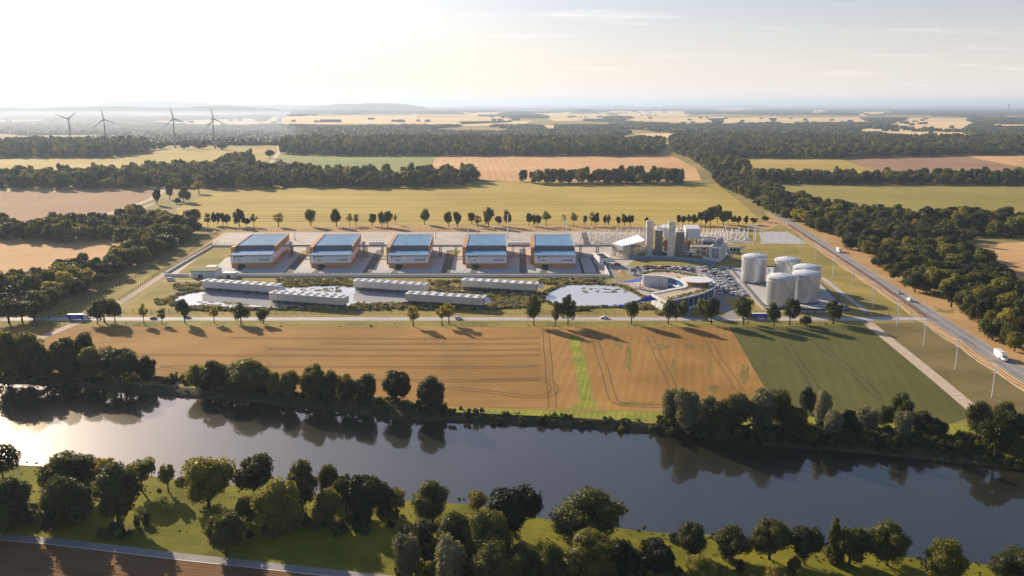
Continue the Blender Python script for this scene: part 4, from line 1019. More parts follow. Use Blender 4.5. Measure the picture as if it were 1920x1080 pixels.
    b = MB().mat(M_grey).box(W_+0.02, W_+0.2, 8, 14, 6.2, 8.2); b.build("side_mark", h)
    # ramp from the door
    q = [Vector((7,0,0)), Vector((13,0,0)), Vector((10.5,-27,0)), Vector((4.5,-27,0))]
    Rm = Matrix.Rotation(yaw, 3, 'Z'); q = [Rm @ v + Vector((A.x, A.y, 0)) for v in q]
    sheet("door_ramp", [(v.x, v.y) for v in q], 0.25, M_aspd, px=False)

# ---- pipe bridges between the halls
def pipe_bridge(x0, x1, y, z, lab):
    L_ = x1-x0; o = empty("pipe_bridge", (x0, y, 0), 0, lab, "pipe bridge", "elevated pipe bridges")
    for k in range(5): MB().mat(M_grey).rod((0, k*0.9-1.8, z+0.5+(k % 2)*0.3), (L_, k*0.9-1.8, z+0.5+(k % 2)*0.3), 0.34, n=8).build("pipe", o)
    MB().mat(M_dgrey).box(0, L_, -2.6, -2.2, z-0.5, z).box(0, L_, 2.2, 2.6, z-0.5, z).build("girder", o)
    n = max(2, int(L_/14)); sup = None
    for k in range(n):
        x = (k+0.5)*L_/n
        b = MB().mat(M_dgrey)
        for sx in (-0.9, 0.9):
            for sy in (-2.2, 2.2): b.rod((sx, sy, 0), (sx, sy, z-0.5), 0.22)
        for t in range(2):
            b.rod((-0.9, -2.2, z*t/2), (0.9, -2.2, z*(t+1)/2-0.4), 0.1).rod((0.9, -2.2, z*t/2), (-0.9, -2.2, z*(t+1)/2-0.4), 0.1)
        if sup is None: sup = b.mesh("trestle")
        q = link("trestle", sup, o); q.location = (x, 0, 0)
    return o
RY = 856
names = ["first and second halls", "second and third halls", "third and fourth halls", "fourth and fifth halls"]
for k in range(4):
    A, yaw, W_, D = hall_info[k]; B_ = hall_info[k+1][0]
    off = RY-A.y; x0 = A.x + W_*math.cos(yaw) - off*math.sin(yaw)*1.0 + 1.0; x1 = B_.x - (RY-B_.y)*math.sin(hall_info[k+1][1]) - 4.6
    pipe_bridge(x0, x1, RY, 10, "grey pipe bridge on trestles between the %s" % names[k])
A, yaw, W_, D = hall_info[4]
pipe_bridge(A.x+W_+1, G(1212,480).x-6, RY, 10, "long grey pipe bridge from the last hall to the exhaust stacks")
# plant rooms beside halls
for k, px_ in enumerate((545, 682)):
    p = G(px_, 478)
    o = empty("pipe_tower", (p.x, p.y+2, 0), 0, "small lattice tower with a vertical duct beside the %s hall" % ("first", "second")[k], "tower", "pipe towers")
    b = MB().mat(M_grey)
    for sx in (-1.6, 1.6):
        for sy in (-1.6, 1.6): b.rod((sx, sy, 0), (sx, sy, 13), 0.2)
        for t in range(4): b.rod((-1.6, sx, t*3.2), (1.6, sx, t*3.2+3.2), 0.12)
    b.build("frame", o); MB().mat(M_grey).cyl(0, 0, 0, 14, 0.8, n=12).build("duct", o)
# generator sets
genmesh = MB().mat(M_white).box(-1.5, 1.5, -3.5, 3.5, 0.5, 3.6).mesh("genset_body"); genbase = MB().mat(M_dgrey).box(-1.6, 1.6, -3.7, 3.7, 0.0, 0.5).mesh("genset_base"); genst = MB().mat(M_grey).cyl(0, 2, 3.6, 5, 0.35, n=8).mesh("genset_pipe")
for x0, x1, n_, lab in ((695,717,5,"between the second and third halls"),(955,990,7,"between the fourth and fifth halls")):
    for k in range(n_):
        p = G(x0+(x1-x0)*k/(n_-1), 459)
        o = empty("generator", (p.x, p.y, 0), 0, "white backup generator %s, %s from the left" % (lab, ord_(k+1)), "generator", "white generators in the rear yard")
        link("body", genmesh, o); link("skid", genbase, o); link("exhaust_pipe", genst, o)

# ================================================================ cooling units
def cooling_unit(ftl, ftr, fz, depth, lab, n=9, end=False):
    """ftl/ftr front top corners in the survey picture at height fz"""
    A = G(*ftl, fz); B = G(*ftr, fz); L_ = (B-A).xy.length; yaw = math.atan2(B.y-A.y, B.x-A.x)
    o = empty("cooling_unit", (A.x, A.y, 0), yaw, lab, "cooling unit", "white cooling units standing in the pond")
    z0 = fz-5.2
    b = MB().mat(M_beige).box(0, L_, 0, depth, z0, fz)
    for k in range(1, n*2): b.box(k*L_/(n*2)-0.06, k*L_/(n*2)+0.06, -0.08, 0, z0+0.1, fz-0.1)
    b.build("casing", o)
    MB().mat(M_white).box(-0.4, L_+0.4, -0.4, depth+0.4, fz, fz+0.35).build("deck", o)
    r = min(L_/n*0.37, depth*0.19)
    bf = MB().mat(M_white).lathe(0, 0, [(r*1.05, 0), (r, 0.2), (r*0.98, 0.5), (r*0.88, 0.5), (r*0.86, 0.1)], 20); shroud = bf.mesh("fan_shroud", True)
    bb = MB().mat(M_dgrey).cyl(0, 0, 0.05, 0.12, r*0.9, n=20).mat(M_grey).cyl(0, 0, 0.3, 0.7, r*0.16, n=8)
    for q in range(6):
        a = q*math.pi/3; M_ = Matrix.Rotation(a, 4, 'Z') @ Matrix.Rotation(0.35, 4, 'X'); bb.box(0.1, r*0.85, -0.22, 0.22, 0.45, 0.5, Matrix.Rotation(a, 4, 'Z'))
    blades = bb.mesh("fan_blades")
    for k in range(n):
        for rr in (0.27, 0.75):
            f = link("fan", shroud, o); f.location = ((k+0.5)*L_/n, depth*rr, fz+0.35); link("fan_blades", blades, f)
    b = MB().mat(M_grey); w_ = 2.2
    for s in (-w_, w_): b.rod((s, 0.3, -0.5), (s, 0.3, z0), 0.16).rod((s, depth-0.3, -0.5), (s, depth-0.3, z0), 0.16)
    b.rod((-w_, 0.3, 0.1), (w_, 0.3, z0), 0.1).rod((w_, 0.3, 0.1), (-w_, 0.3, z0), 0.1).rod((-w_, 0.3, z0-0.2), (w_, 0.3, z0-0.2), 0.1)
    b.rod((w_, 0.3, 0.1), (w_, depth-0.3, z0), 0.1)
    fm = b.mesh("support_frame"); nl = 8
    for k in range(nl): q = link("support_frame", fm, o); q.location = ((k+0.5)*L_/nl, 0, 0)
    MB().mat(M_dgrey).box(0.5, L_-0.5, depth*0.35, depth*0.65, 0.1, z0).build("plenum", o)
    if end: MB().mat(M_white).add([(L_+0.4,1.0,fz),(L_+4.5,1.0,z0+1.2),(L_+4.5,depth-1,z0+1.2),(L_+0.4,depth-1,fz),(L_+0.4,1.0,fz-0.4),(L_+4.5,1.0,z0+0.9),(L_+4.5,depth-1,z0+0.9),(L_+0.4,depth-1,fz-0.4)], [(0,1,2,3),(7,6,5,4),(4,5,1,0),(6,7,3,2),(5,6,2,1)]).build("stair_canopy", o)
cooling_unit((377,527), (516,536.5), 8.6, 9.5, "long white fan cooling unit on legs, leftmost one, by the gate lodge", end=True)
cooling_unit((504,549.4), (642,559.7), 8.6, 10, "long white fan cooling unit nearest the road at the left")
cooling_unit((661.6,526.5), (795,535), 8.6, 9.5, "white fan cooling unit below the third data hall, at the reeds")
cooling_unit((760,551), (904.7,559.7), 8.6, 10, "white fan cooling unit nearest the road in the middle of the pond", end=True)
cooling_unit((864.7,525.6), (1005,533.4), 8.6, 9.5, "white fan cooling unit next to the round lily pond", end=True)

# ================================================================ tanks
M_rim = mat("rim_paint", (0.62,0.62,0.60), rough=0.5, var=0.06)
def tank(px_, pyf, lab, H_=22.5, R0=10.6):
    p = G(px_, pyf); o = empty("storage_tank", (p.x, p.y+R0, 0.3), 0, lab, "storage tank", "cluster of silver storage tanks")
    prof = [(R0+0.25, 0), (R0+0.25, 0.5), (R0, 0.5)]
    prof += [(R0, H_)]
    MB().mat(M_steel).lathe(0, 0, prof, 96).build("shell", o, smooth=True).data.set_sharp_from_angle(angle=R(30))
    MB().mat(M_dgrey).cyl(0, 0, 0, 0.9, R0+0.5, n=64).build("footing", o)
    b = MB().mat(M_rim)
    for z in (H_-0.35, H_-2.6): b.lathe(0, 0, [(R0, z-0.2), (R0+0.5, z-0.2), (R0+0.5, z), (R0, z)], 64)
    b.build("stiffener_ring", o)
    MB().mat(M_dome).lathe(0, 0, [(R0, H_), (R0*0.9, H_+0.62), (R0*0.7, H_+1.35), (R0*0.45, H_+1.95), (R0*0.2, H_+2.3), (0.01, H_+2.4)], 64).build("dome_roof", o, smooth=True)
    b = MB().mat(M_grey)
    for k in range(24):
        a = k*math.pi/12; c_, s_ = math.cos(a)*(R0+0.1), math.sin(a)*(R0+0.1); b.rod((c_, s_, H_), (c_, s_, H_+1.5), 0.09, n=4)
    for z in (H_+0.8, H_+1.5):
        for k in range(48):
            a, c2 = k*math.pi/24, (k+1)*math.pi/24; b.rod((math.cos(a)*(R0+0.1), math.sin(a)*(R0+0.1), z), (math.cos(c2)*(R0+0.1), math.sin(c2)*(R0+0.1), z), 0.06, n=4)
    b.build("railing", o)
    b = MB().mat(M_grey); prev = None
    for k in range(40):
        a = -0.2 - k*0.045; z = k/39*H_; q = Vector((math.cos(a)*(R0+0.9), math.sin(a)*(R0+0.9), z))
        if prev: b.rod(prev, q, 0.12, n=4).rod(prev+Vector((0,0,1)), q+Vector((0,0,1)), 0.05, n=4)
        prev = q
    b.build("spiral_stair", o)
    MB().mat(M_dgrey).cyl(0, -R0-0.3, 0.6, 2.2, 0.5, n=10).build("manhole", o)
    MB().mat(M_rim).cyl(0, 0, H_+2.3, H_+3.3, 0.6, n=10).build("roof_vent", o)
    return o
tank(1418.5, 533.6, "tall silver storage tank nearest the car park, standing apart")
tank(1481, 540, "silver storage tank farthest from the road, behind the others", H_=22)
tank(1517.5, 556, "silver storage tank directly behind the front right one", H_=22)
tank(1469.5, 579, "front left silver storage tank, behind the roadside trees")
tank(1516.5, 571.5, "front right silver storage tank with its whole shell in view", H_=22.5)
T1, T2 = G(1440,506,14), G(1458,520,14)
o = empty("tank_walkway", (T1.x, T1.y, 0), 0, "pale steel walkway linking the lone tank to the others", "walkway")
d = T2-T1
MB().mat(M_rim).rod((0,0,14), (d.x, d.y, 14), 0.55, n=6).rod((0,0,15), (d.x, d.y, 15), 0.12, n=4).build("gangway", o)

# ================================================================ power station
def stack(px_, py_, H_, lab):
    p = G(px_, py_); o = empty("exhaust_stack", (p.x, p.y+3.4, 0), 0, lab, "chimney stack", "twin exhaust stacks")
    r = 3.5; prof = [(r*1.16, 0), (r*1.1, 1.2), (r, 2.2)]
    n = 11
    for k in range(n):
        z = 2.2+(H_-8-2.2)*(k+1)/n; prof += [(r, z-0.25), (r+0.13, z-0.25), (r+0.13, z), (r, z)]
    MB().mat(M_beige).lathe(0, 0, prof, 40).build("shaft", o, smooth=False)
    MB().mat(M_beige).lathe(0, 0, [(r, H_-8), (r*1.08, H_-7.4), (r*1.08, H_-5), (r*0.98, H_-4.4), (r*0.98, H_-3.2), (r*1.07, H_-2.8), (r*1.07, H_-0.4), (r*1.0, H_), (r*0.8, H_), (r*0.8, H_-3)], 40).build("top_silencer", o, smooth=False)
    MB().mat(M_dgrey).cyl(0, 0, H_-4, H_-3.9, r*0.8, n=24).build("flue_damper", o)
    b = MB().mat(M_grey)
    for k in range(24): 
        a = k*math.pi/12; a2 = a+math.pi/12; b.rod((math.cos(a)*r*1.3, math.sin(a)*r*1.3, H_-8.4), (math.cos(a2)*r*1.3, math.sin(a2)*r*1.3, H_-8.4), 0.14, n=4)
    b.build("gallery_rail", o)
    return o, p
s1, p1 = stack(1217.5, 479.4, 35.5, "left of the two round banded exhaust stacks")
s2, p2 = stack(1258.4, 484.5, 36.5, "right of the two round banded exhaust stacks, nearer the curved wall")
def boiler(px_, py_, lab, lattice):
    p = G(px_, py_); o = empty("boiler_house", (p.x, p.y, 0), R(-9), lab, "boiler house", "heat recovery boilers")
    W_, D_, H_ = 7.5, 26, 25.5
    b = MB().mat(M_ribb).box(0, W_, 0, D_, 0, H_)
    for k in range(13): b.box(W_, W_+0.35, k*D_/13, k*D_/13+0.4, 0, H_)
    for k in range(5): b.box(k*W_/5, k*W_/5+0.3, -0.3, 0, 0, H_)
    b.build("casing", o)
    MB().mat(M_beige).box(-0.4, W_+0.6, -0.4, D_+0.4, H_, H_+0.7).build("roof_deck", o)
    b = MB().mat(M_white)
    for x, y, h_, r in ((2,5,5,0.7),(5,8,3.4,0.5),(2.5,12,4.2,0.6),(5,17,6,0.5),(2,21,3,0.8)): b.cyl(x, y, H_+0.7, H_+h_, r, n=10)
    b.box(1, 6, 9, 15, H_+0.7, H_+2.4); b.build("roof_vents", o)
    b = MB().mat(M_white)
    for k in range(8): b.rod((0.2+k, -0.3, H_+0.7), (0.2+k, -0.3, H_+1.9), 0.07, n=4).rod((W_+.5, k*3.4, H_+0.7), (W_+.5, k*3.4, H_+1.9), 0.07, n=4)
    b.rod((0,-.3,H_+1.9),(W_,-.3,H_+1.9),0.07,n=4).rod((W_+.5,0,H_+1.9),(W_+.5,D_,H_+1.9),0.07,n=4); b.build("railing", o)
    if lattice:
        b = MB().mat(M_grey)
        for sx in (W_+0.6, W_+4.0):
            for sy in (-0.5, 3.0): b.rod((sx, sy, 0), (sx, sy, H_), 0.2)
        for k in range(8):
            z = k*H_/8; b.box(W_+0.5, W_+4.1, -0.6, 3.1, z+3.0, z+3.12)
            b.rod((W_+0.6, -0.5, z), (W_+4, -0.5, z+3.1), 0.12).rod((W_+4, -0.5, z), (W_+4, 3, z+3.1), 0.12)
        b.build("stair_tower", o)
    return o
boiler(1227, 479, "tall ribbed boiler house behind the left exhaust stack", False)
boiler(1266, 483, "tall ribbed boiler house with lattice stair tower behind the right stack", True)
def filter_house(px0, px1, py, H_, D_, lab):
    p = G(px0, py); q = G(px1, py); W_ = q.x-p.x; o = empty("filter_house", (p.x, p.y, 0), R(-4), lab, "filter house", "air intake filter houses")
    b = MB().mat(M_white); z0 = 10
    b.add([(0,0,z0),(W_,0,z0),(W_,D_,z0),(0,D_,z0),(0,2.5,H_-2),(W_,2.5,H_-2),(W_,D_,H_),(0,D_,H_)], [(3,2,1,0),(4,5,6,7),(0,1,5,4),(1,2,6,5),(2,3,7,6),(3,0,4,7)])
    for k in range(1, 6): b.box(k*W_/6-0.1, k*W_/6+0.1, -0.1, 0.0, z0, z0+1)
    b.build("housing", o)
    b = MB().mat(M_beige)
    for k in range(1, 5): b.add([(0.1, 2.5*k/5-.12, z0+(H_-2-z0)*k/5), (W_-.1, 2.5*k/5-.12, z0+(H_-2-z0)*k/5), (W_-.1, 2.5*k/5-.02, z0+(H_-2-z0)*k/5+.3), (.1, 2.5*k/5-.02, z0+(H_-2-z0)*k/5+.3)], [(0,1,2,3)])
    b.build("intake_louvres", o)
    b = MB().mat(M_grey)
    for x in (0.4, W_/2, W_-0.4):
        for y in (0.6, D_-0.6): b.rod((x, y, 0), (x, y, z0), 0.25)
    b.build("legs_frame", o)
    return o
filter_house(1243, 1257, 462, 22, 18, "narrow white air filter house between the two stacks")
filter_house(1285, 1312, 464, 22, 20, "broad white air filter house right of the stacks")
for px_, py_, L_, r, lab in ((1244,470,18,4.2,"fat tan turbine exhaust duct between the two boilers"),(1284,471,16,4.0,"fat tan turbine exhaust duct right of the stair tower")):
    p = G(px_, py_); o = empty("exhaust_duct", (p.x, p.y, 0), R(-12), lab, "duct", "turbine exhaust ducts")
    b = MB().mat(M_beige); b.rod((3, 0, 7), (3, L_, 7), r, r*0.8, 16).build("barrel", o)
    b = MB().mat(M_cort)
    for k in range(5): b.rod((3, k*L_/5, 7), (3, k*L_/5+0.4, 7), r*1.06-k*0.14, n=16)
    b.build("flange", o); MB().mat(M_grey).box(0, 6, 1, L_-1, 0, 3).build("plinth", o)
# tangle of pipework on frames
def pipe_rack(px_, py_, W_, D_, H_, seed, lab, m=M_beige):
    p = G(px_, py_); o = empty("pipe_rack", (p.x, p.y, 0), R(-6), lab, "pipe rack", "pipe racks of the power station"); r_ = random.Random(seed)
    b = MB().mat(M_grey)
    for x in np.linspace(0, W_, max(2, int(W_/5)+1)):
        for y in np.linspace(0, D_, max(2, int(D_/6)+1)): b.rod((x, y, 0), (x, y, H_), 0.2, n=4)
        for z in (H_*0.5, H_): b.rod((x, 0, z), (x, D_, z), 0.16, n=4)
    for y in (0, D_):
        for z in (H_*0.5, H_): b.rod((0, y, z), (W_, y, z), 0.2, n=4)
    b.build("frame", o)
    b = MB().mat(m)
    for k in range(int(D_/1.1)): b.rod((0, k*1.1+0.5, H_+0.3), (W_, k*1.1+0.5, H_+0.3), 0.28, n=6)
    for k in range(9):
        x, y = r_.uniform(0, W_), r_.uniform(0, D_); b.rod((x, y, 0), (x, y, H_*r_.uniform(0.5, 1.2)), r_.uniform(0.2, 0.5), n=6)
        b.rod((x, y, H_*0.5), (r_.uniform(0, W_), y, H_*0.5), 0.25, n=6)
    b.build("pipe_run", o)
pipe_rack(1296, 478, 22, 14, 8, 1, "dense pipe rack between the right boiler and the white portico")
pipe_rack(1262, 458, 26, 10, 9, 2, "pipe rack behind the stacks leading to the filter house")
pipe_rack(1306, 464, 20, 8, 10, 3, "pipe rack in front of the right-hand switchyard")
def shed(px_, py_, W_, D_, H_, lab, m=M_grey, mr=M_white, cat="shed", name="equipment_shed", yaw=-6, door=True):
    p = G(px_, py_); o = empty(name, (p.x, p.y, 0), R(yaw), lab, cat)
    MB().mat(m).box(0, W_, 0, D_, 0, H_).build("wall", o)
    MB().mat(mr).box(-0.4, W_+0.4, -0.4, D_+0.4, H_, H_+0.5).build("roof", o)
    if door: MB().mat(M_black).box(W_*0.3, W_*0.3+min(4, W_*0.3), -0.08, -0.01, 0.1, min(2.8, H_-0.4)).build("door", o)
    return o
shed(1288, 480, 8, 6, 3.5, "small grey shed at the foot of the right boiler", M_beige)
shed(1320, 466, 14, 12, 7.5, "flat-roofed turbine hall beside the white portico", M_dgrey)
# turbine portico
p = G(1327, 489.5); o = empty("turbine_portico", (p.x, p.y, 0), R(-24), "white column portico carrying silver ducts at the end of the power station", "portico")
MB().mat(M_white).box(0, 12, -2, 42, 0, 2.2).box(-4, 10, -4.2, -2, 0, 3.6).build("plinth", o)
for k in range(6):
    for x in (1, 10.5):
        q = MB().mat(M_white).box(x, x+1.1, k*7.4+0.5, k*7.4+1.6, 2.2, 13).build("column", o)
MB().mat(M_white).box(0.6, 2.3, 0.2, 39.5, 13, 14.4).box(10.2, 11.9, 0.2, 39.5, 13, 14.4).build("long_beam", o)
b = MB().mat(M_white)
for k in range(6): b.box(2.3, 10.2, k*7.4+0.4, k*7.4+1.7, 13.0, 14.2)
b.build("cross_beam", o)
b = MB().mat(M_grey)
for k in range(9): b.rod((6, 3+k*3.6, 16.5), (6, 3+k*3.6+(3.0 if k % 2 else 2.2), 16.5), 3.0 if k % 2 else 2.3, n=18)
b.build("silver_duct", o)
for k in range(2): MB().mat(M_grey).rod((6, 8+k*14, 7), (6, 17+k*14, 7), 4.2, n=18).box(2.6, 9.4, 6+k*14, 8+k*14, 2.2, 12).build("generator_drum", o)
p = G(1367, 475); o = empty("fan_bank", (p.x, p.y, 0), R(-10), "grey radiator bank with three dark round fans beside the portico", "radiator bank")
MB().mat(M_grey).box(0, 11, 0, 6, 0, 6.5).build("housing", o)
for k in range(3):
    b = MB().mat(M_black); n = 14; cx_ = 2+k*3.5
    b.add([(cx_+1.4*math.cos(2*math.pi*i/n), -0.15, 3.8+1.6*math.sin(2*math.pi*i/n)) for i in range(n)]+[(cx_+1.4*math.cos(2*math.pi*i/n), 0.0, 3.8+1.6*math.sin(2*math.pi*i/n)) for i in range(n)], [tuple(range(n))]+[(i,(i+1)%n,n+(i+1)%n,n+i) for i in range(n)]); b.build("fan", o)
# air cooled condenser
ZC = 12.0; A_, B_, C_, D_ = G(1148,457.5,ZC), G(1168,462,ZC), G(1210,452,ZC), G(1197,442,ZC)
o = empty("air_condenser", (B_.x, B_.y, 0), 0, "huge slanting white ribbed condenser on stilts behind the pipe bridge", "condenser"); off = Vector((B_.x, B_.y, 0))
A_, C_, D_ = A_-off, C_-off, D_-off; B0 = Vector((0,0,ZC))
def quadpt(u, v): return (B0.lerp(C_, u)).lerp(A_.lerp(D_, u), v)
b = MB().mat(M_beige)
lo = [quadpt(u, v)-Vector((0,0,4)) for u, v in ((0,0),(1,0),(1,1),(0,1))]; hi_ = [quadpt(u, v) for u, v in ((0,0),(1,0),(1,1),(0,1))]
b.add(lo+hi_, [(3,2,1,0),(4,5,6,7),(0,1,5,4),(1,2,6,5),(2,3,7,6),(3,0,4,7)]); b.build("wind_wall", o)
for k in range(9):
    u0, u1 = k/9+0.012, (k+1)/9-0.012; um = (u0+u1)/2
    b = MB().mat(M_wpan); q = [quadpt(u0,0.02), quadpt(u1,0.02), quadpt(u1,0.98), quadpt(u0,0.98), quadpt(um,0.02)+Vector((0,0,1.8)), quadpt(um,0.98)+Vector((0,0,1.8))]
    q = [v+Vector((0,0,0.05)) for v in q]
    b.add(q, [(0,4,5,3),(1,2,5,4),(0,1,4),(2,3,5)]); b.build("roof_bay", o)
b = MB().mat(M_beige)
for i in range(8):
    for j in range(4):
        q = quadpt(i/7, j/3); b.rod((q.x, q.y, 0), (q.x, q.y, ZC-4), 0.35, n=5)
        if i < 7: q2 = quadpt((i+1)/7, j/3); b.rod((q.x, q.y, 4), (q2.x, q2.y, ZC-4), 0.2, n=4).rod((q2.x, q2.y, 4), (q.x, q.y, ZC-4), 0.2, n=4)
        if j < 3: q2 = quadpt(i/7, (j+1)/3); b.rod((q.x, q.y, 4), (q2.x, q2.y, ZC-4), 0.2, n=4)
b.build("stilts", o)

# switchyard apparatus
def bushing_mesh(kind):
    b = MB().mat(M_beige); b.box(-0.9, 0.9, -2.6, 2.6, 2.4, 2.9)
    for y in (-2, 2):
        b.rod((-0.6, y, 0), (-0.6, y, 2.4), 0.14, n=4).rod((0.6, y, 0), (0.6, y, 2.4), 0.14, n=4)
    return b.mesh("stand")
def ins_mesh(h_, lean):
    b = MB().mat(M_white); prof = []
    for k in range(7): z = k*h_/7; prof += [(0.24+0.18*(1-k/8), z), (0.46-0.03*k, z+h_/14)]
    prof.append((0.12, h_)); b.lathe(0, 0, prof, 8); return b.mesh("insulator")
stand = bushing_mesh(0); INS = [ins_mesh(3.6, 0), ins_mesh(5.2, 0)]
sgroups = ((1082,1208,438,457,66,"left switchyard, behind the last hall"), (1316,1398,438,455,56,"right switchyard, behind the portico"))
rs = random.Random(44)
for x0, x1, y0, y1, n_, lab in sgroups:
    rows_ = 5; per = n_//rows_
    for r_ in range(rows_):
        for c_ in range(per):
            fx = (c_+rs.uniform(0.15,0.85))/per; p = G(x0+(x1-x0)*fx, y0+(y1-y0)*(r_+rs.uniform(.3,.7))/rows_)
            if x0 < 1200 and (1092 < 960+p.x*ppm(p.x,p.y) < 1104 or (960+p.x*ppm(p.x,p.y) > 1142 and r_ > 2)): continue
            o = empty("switchgear", (p.x, p.y, 0), rs.uniform(-0.1,0.1), "pale insulator stand in the %s, %s row, %s from left" % (lab.split(',')[0], ("back","second","third","fourth","front")[r_], ord_(c_+1)), "switchgear", "insulator stands of the "+lab.split(',')[0])
            s_ = rs.uniform(0.7, 1.15); o.scale = (s_, s_, s_)
            link("stand", stand, o)
            for y in (-2, 0, 2):
                q = link("insulator", INS[rs.random() < 0.35], o); q.location = (0, y, 2.9); q.rotation_euler = (y*0.08, 0, 0)
# masts and gantries
mast_m = MB().mat(M_white).rod((0,0,0), (0,0,1), 0.75, 0.45, 8).mesh("mast_tube")
masts = ((952,447,401,"behind the fourth hall"),(1056,452,404,"tallest, behind the last hall"),(1109,452,424,"beside the lane through the left switchyard"),(1119,455,430,"just right of the lane mast"),(1157,455,424,"left of the condenser bus bar"),(1163,457,426,"taller of the pair by the condenser"),(1062,452,412,"short one of the rear corner pair"),
         (1207,452,424,"at the end of the bus bar"),(878,445,430,"behind the fourth hall roof, left"),(895,445,429,"behind the fourth hall roof, right"),(553,450,436,"in the yard right of the first hall"),(817,447,430,"in the yard right of the third hall"),(1360,442,422,"highest in the right switchyard"),(1351,441,428,"at the back of the right switchyard"))
for x, yb, yt, lab in masts:
    p = G(x, yb); s = ppm(p.x, p.y); h = (yb-yt)/s
    o = empty("mast", (p.x, p.y, 0), 0, "slim white mast %s" % lab, "mast", "slim white masts"); q = link("tube", mast_m, o); q.scale = (1, 1, h)
    MB().mat(M_white).box(-1.2, 1.2, -0.15, 0.15, h*0.86, h*0.86+0.25).build("crossbar", o); MB().mat(M_grey).cyl(0, 0, 0, 0.6, 0.8, n=8).build("footing", o)
p = G(1163, 449); q_ = G(1206, 449)
o = empty("bus_bar", (p.x, p.y, 0), 0, "long white bus bar on posts behind the condenser", "bus bar")
L_ = q_.x-p.x; MB().mat(M_white).rod((0,0,14), (L_,0,14), 0.4, n=6).build("bar", o)
for k in range(4): MB().mat(M_white).rod((k*L_/3,0,0), (k*L_/3,0,14), 0.3, n=6).build("post", o)
def gantry(px_, py_, lab):
    p = G(px_, py_); o = empty("line_gantry", (p.x, p.y, 0), R(-38), lab, "gantry", "white line gantries")
    for x in (0, 9):
        b = MB().mat(M_white)
        for s_ in (-0.5, 0.5): b.rod((x+s_, 0, 0), (x+s_*0.4, 0, 19), 0.16, n=4).rod((x, s_, 0), (x, s_*0.4, 19), 0.16, n=4)
        for k in range(6): b.rod((x-.5, 0, k*3), (x+.4, 0, k*3+3), 0.1, n=4)
        b.build("leg", o)
    b = MB().mat(M_white)
    for z in (13, 17): b.rod((0,0,z), (9,0,z), 0.28, n=4).rod((0,0,z+1), (9,0,z+1), 0.2, n=4)
    for k in range(6): b.rod((k*1.5, 0, 17), (k*1.5+1.5, 0, 18), 0.12, n=4)
    b.build("beam", o)
gantry(1402, 450, "white line gantry at the edge of the right switchyard"); gantry(1413, 456, "white line gantry next to the gravel pad")

# ================================================================ lodges
shed(358, 521, 22, 16, 6, "white gate lodge with a green flat roof at the yard corner", M_wpan, M_lfm, "lodge", "gate_lodge", yaw=-3)
shed(418, 521.5, 11, 8, 4.2, "small dark-fronted kiosk between the lodge and the cooling units", M_white, M_white, "kiosk", "kiosk", yaw=0)
shed(385, 507, 9, 9, 3, "little pale store behind the gate lodge", M_white, M_beige, "store", "store", yaw=-3)
p = G(1124, 500); o = empty("gatehouse", (p.x, p.y, 0), R(8), "white gatehouse with curved green roof beside the gate road", "gatehouse")
MB().mat(M_white).box(0, 10, 0, 24, 0, 8).build("wall", o); MB().mat(M_lfm).box(1, 9, 1, 21, 8.0, 8.5).build("green_roof", o)
MB().mat(M_white).box(-0.4, 1, -0.4, 24.4, 8, 9.2).box(9, 11.5, -0.4, 24.4, 8, 9.2).box(1, 9, 21, 24.4, 8, 9).build("roof_rim", o)
MB().mat(M_black).box(4, 6, -0.12, -0.02, 1, 5).box(7, 9, -0.12, -0.02, 1, 3).build("window", o); MB().mat(M_white).box(10, 15, -3, 4, 4.5, 5.2).build("gate_canopy", o)
for k, (x0, y0, x1, y1) in enumerate(((1130,502,1138,514),(1134,502,1141,513))): wall("gate_barrier", [(x0,y0),(x1,y1)], 1.6, 0.35, M_white, ("left","right")[k]+" white railing of the lane into the gatehouse", "railing", "gatehouse railings")

# ================================================================ crescent building
ZR = 9.5
outer = [(1205,513),(1214,509),(1228,506.5),(1245,506),(1262,507.5),(1282,510),(1310,515),(1332,523),(1341,533),(1338,539.5),(1328,545),(1310,552),(1290,557.5),(1270,561.5),(1250,565),(1236,559),(1222,551.5)]
inner = [(1222,551.2),(1240,548),(1258,544),(1275,541),(1285,537.5),(1284,531),(1276,526),(1262,521.5),(1240,518),(1220,517),(1204,516.5)]
O_ = [G(x, y, ZR) for x, y in outer]; I2 = [G(x, y, ZR) for x, y in inner]
def cr(P, n):
    Q = []
    for i in range(len(P)-1):
        p0 = P[max(0,i-1)]; p1 = P[i]; p2 = P[i+1]; p3 = P[min(len(P)-1,i+2)]
        for k in range(n):
            t = k/n; Q.append(0.5*((2*p1)+(p2-p0)*t+(2*p0-5*p1+4*p2-p3)*t*t+(3*p1-p0-3*p2+p3)*t*t*t))
    return Q+[P[-1]]
Os = cr(O_[:14], 3) + O_[14:]; Is = cr(I2, 3)
o = empty("crescent_building", (G(1260,545).x, G(1260,545).y, 0), 0, "horseshoe shaped visitor building with planted roof and blue glass front", "building"); off = Vector((o.location.x, o.location.y, 0))
poly = [p-off for p in Os] + [p-off for p in Is[1:-1]]
def poly_cap(b, poly, z0, z1):
    from mathutils.geometry import tessellate_polygon
    n = len(poly); a = sum(poly[i].x*poly[(i+1)%n].y-poly[(i+1)%n].x*poly[i].y for i in range(n))
    if a < 0: poly = poly[::-1]
    tri = tessellate_polygon([[Vector((p.x,p.y,0)) for p in poly]])
    vs = [(p.x,p.y,z0) for p in poly]+[(p.x,p.y,z1) for p in poly]
    fs = []
    for t_ in tri:
        u, v, w_ = [Vector((poly[k].x, poly[k].y, 0)) for k in t_]
        t_ = t_ if (v-u).cross(w_-u).z > 0 else t_[::-1]
        fs.append(tuple(n+k for k in t_)); fs.append(tuple(t_[::-1]))
    fs += [(i,(i+1)%n,n+(i+1)%n,n+i) for i in range(n)]
    b.add(vs, fs)
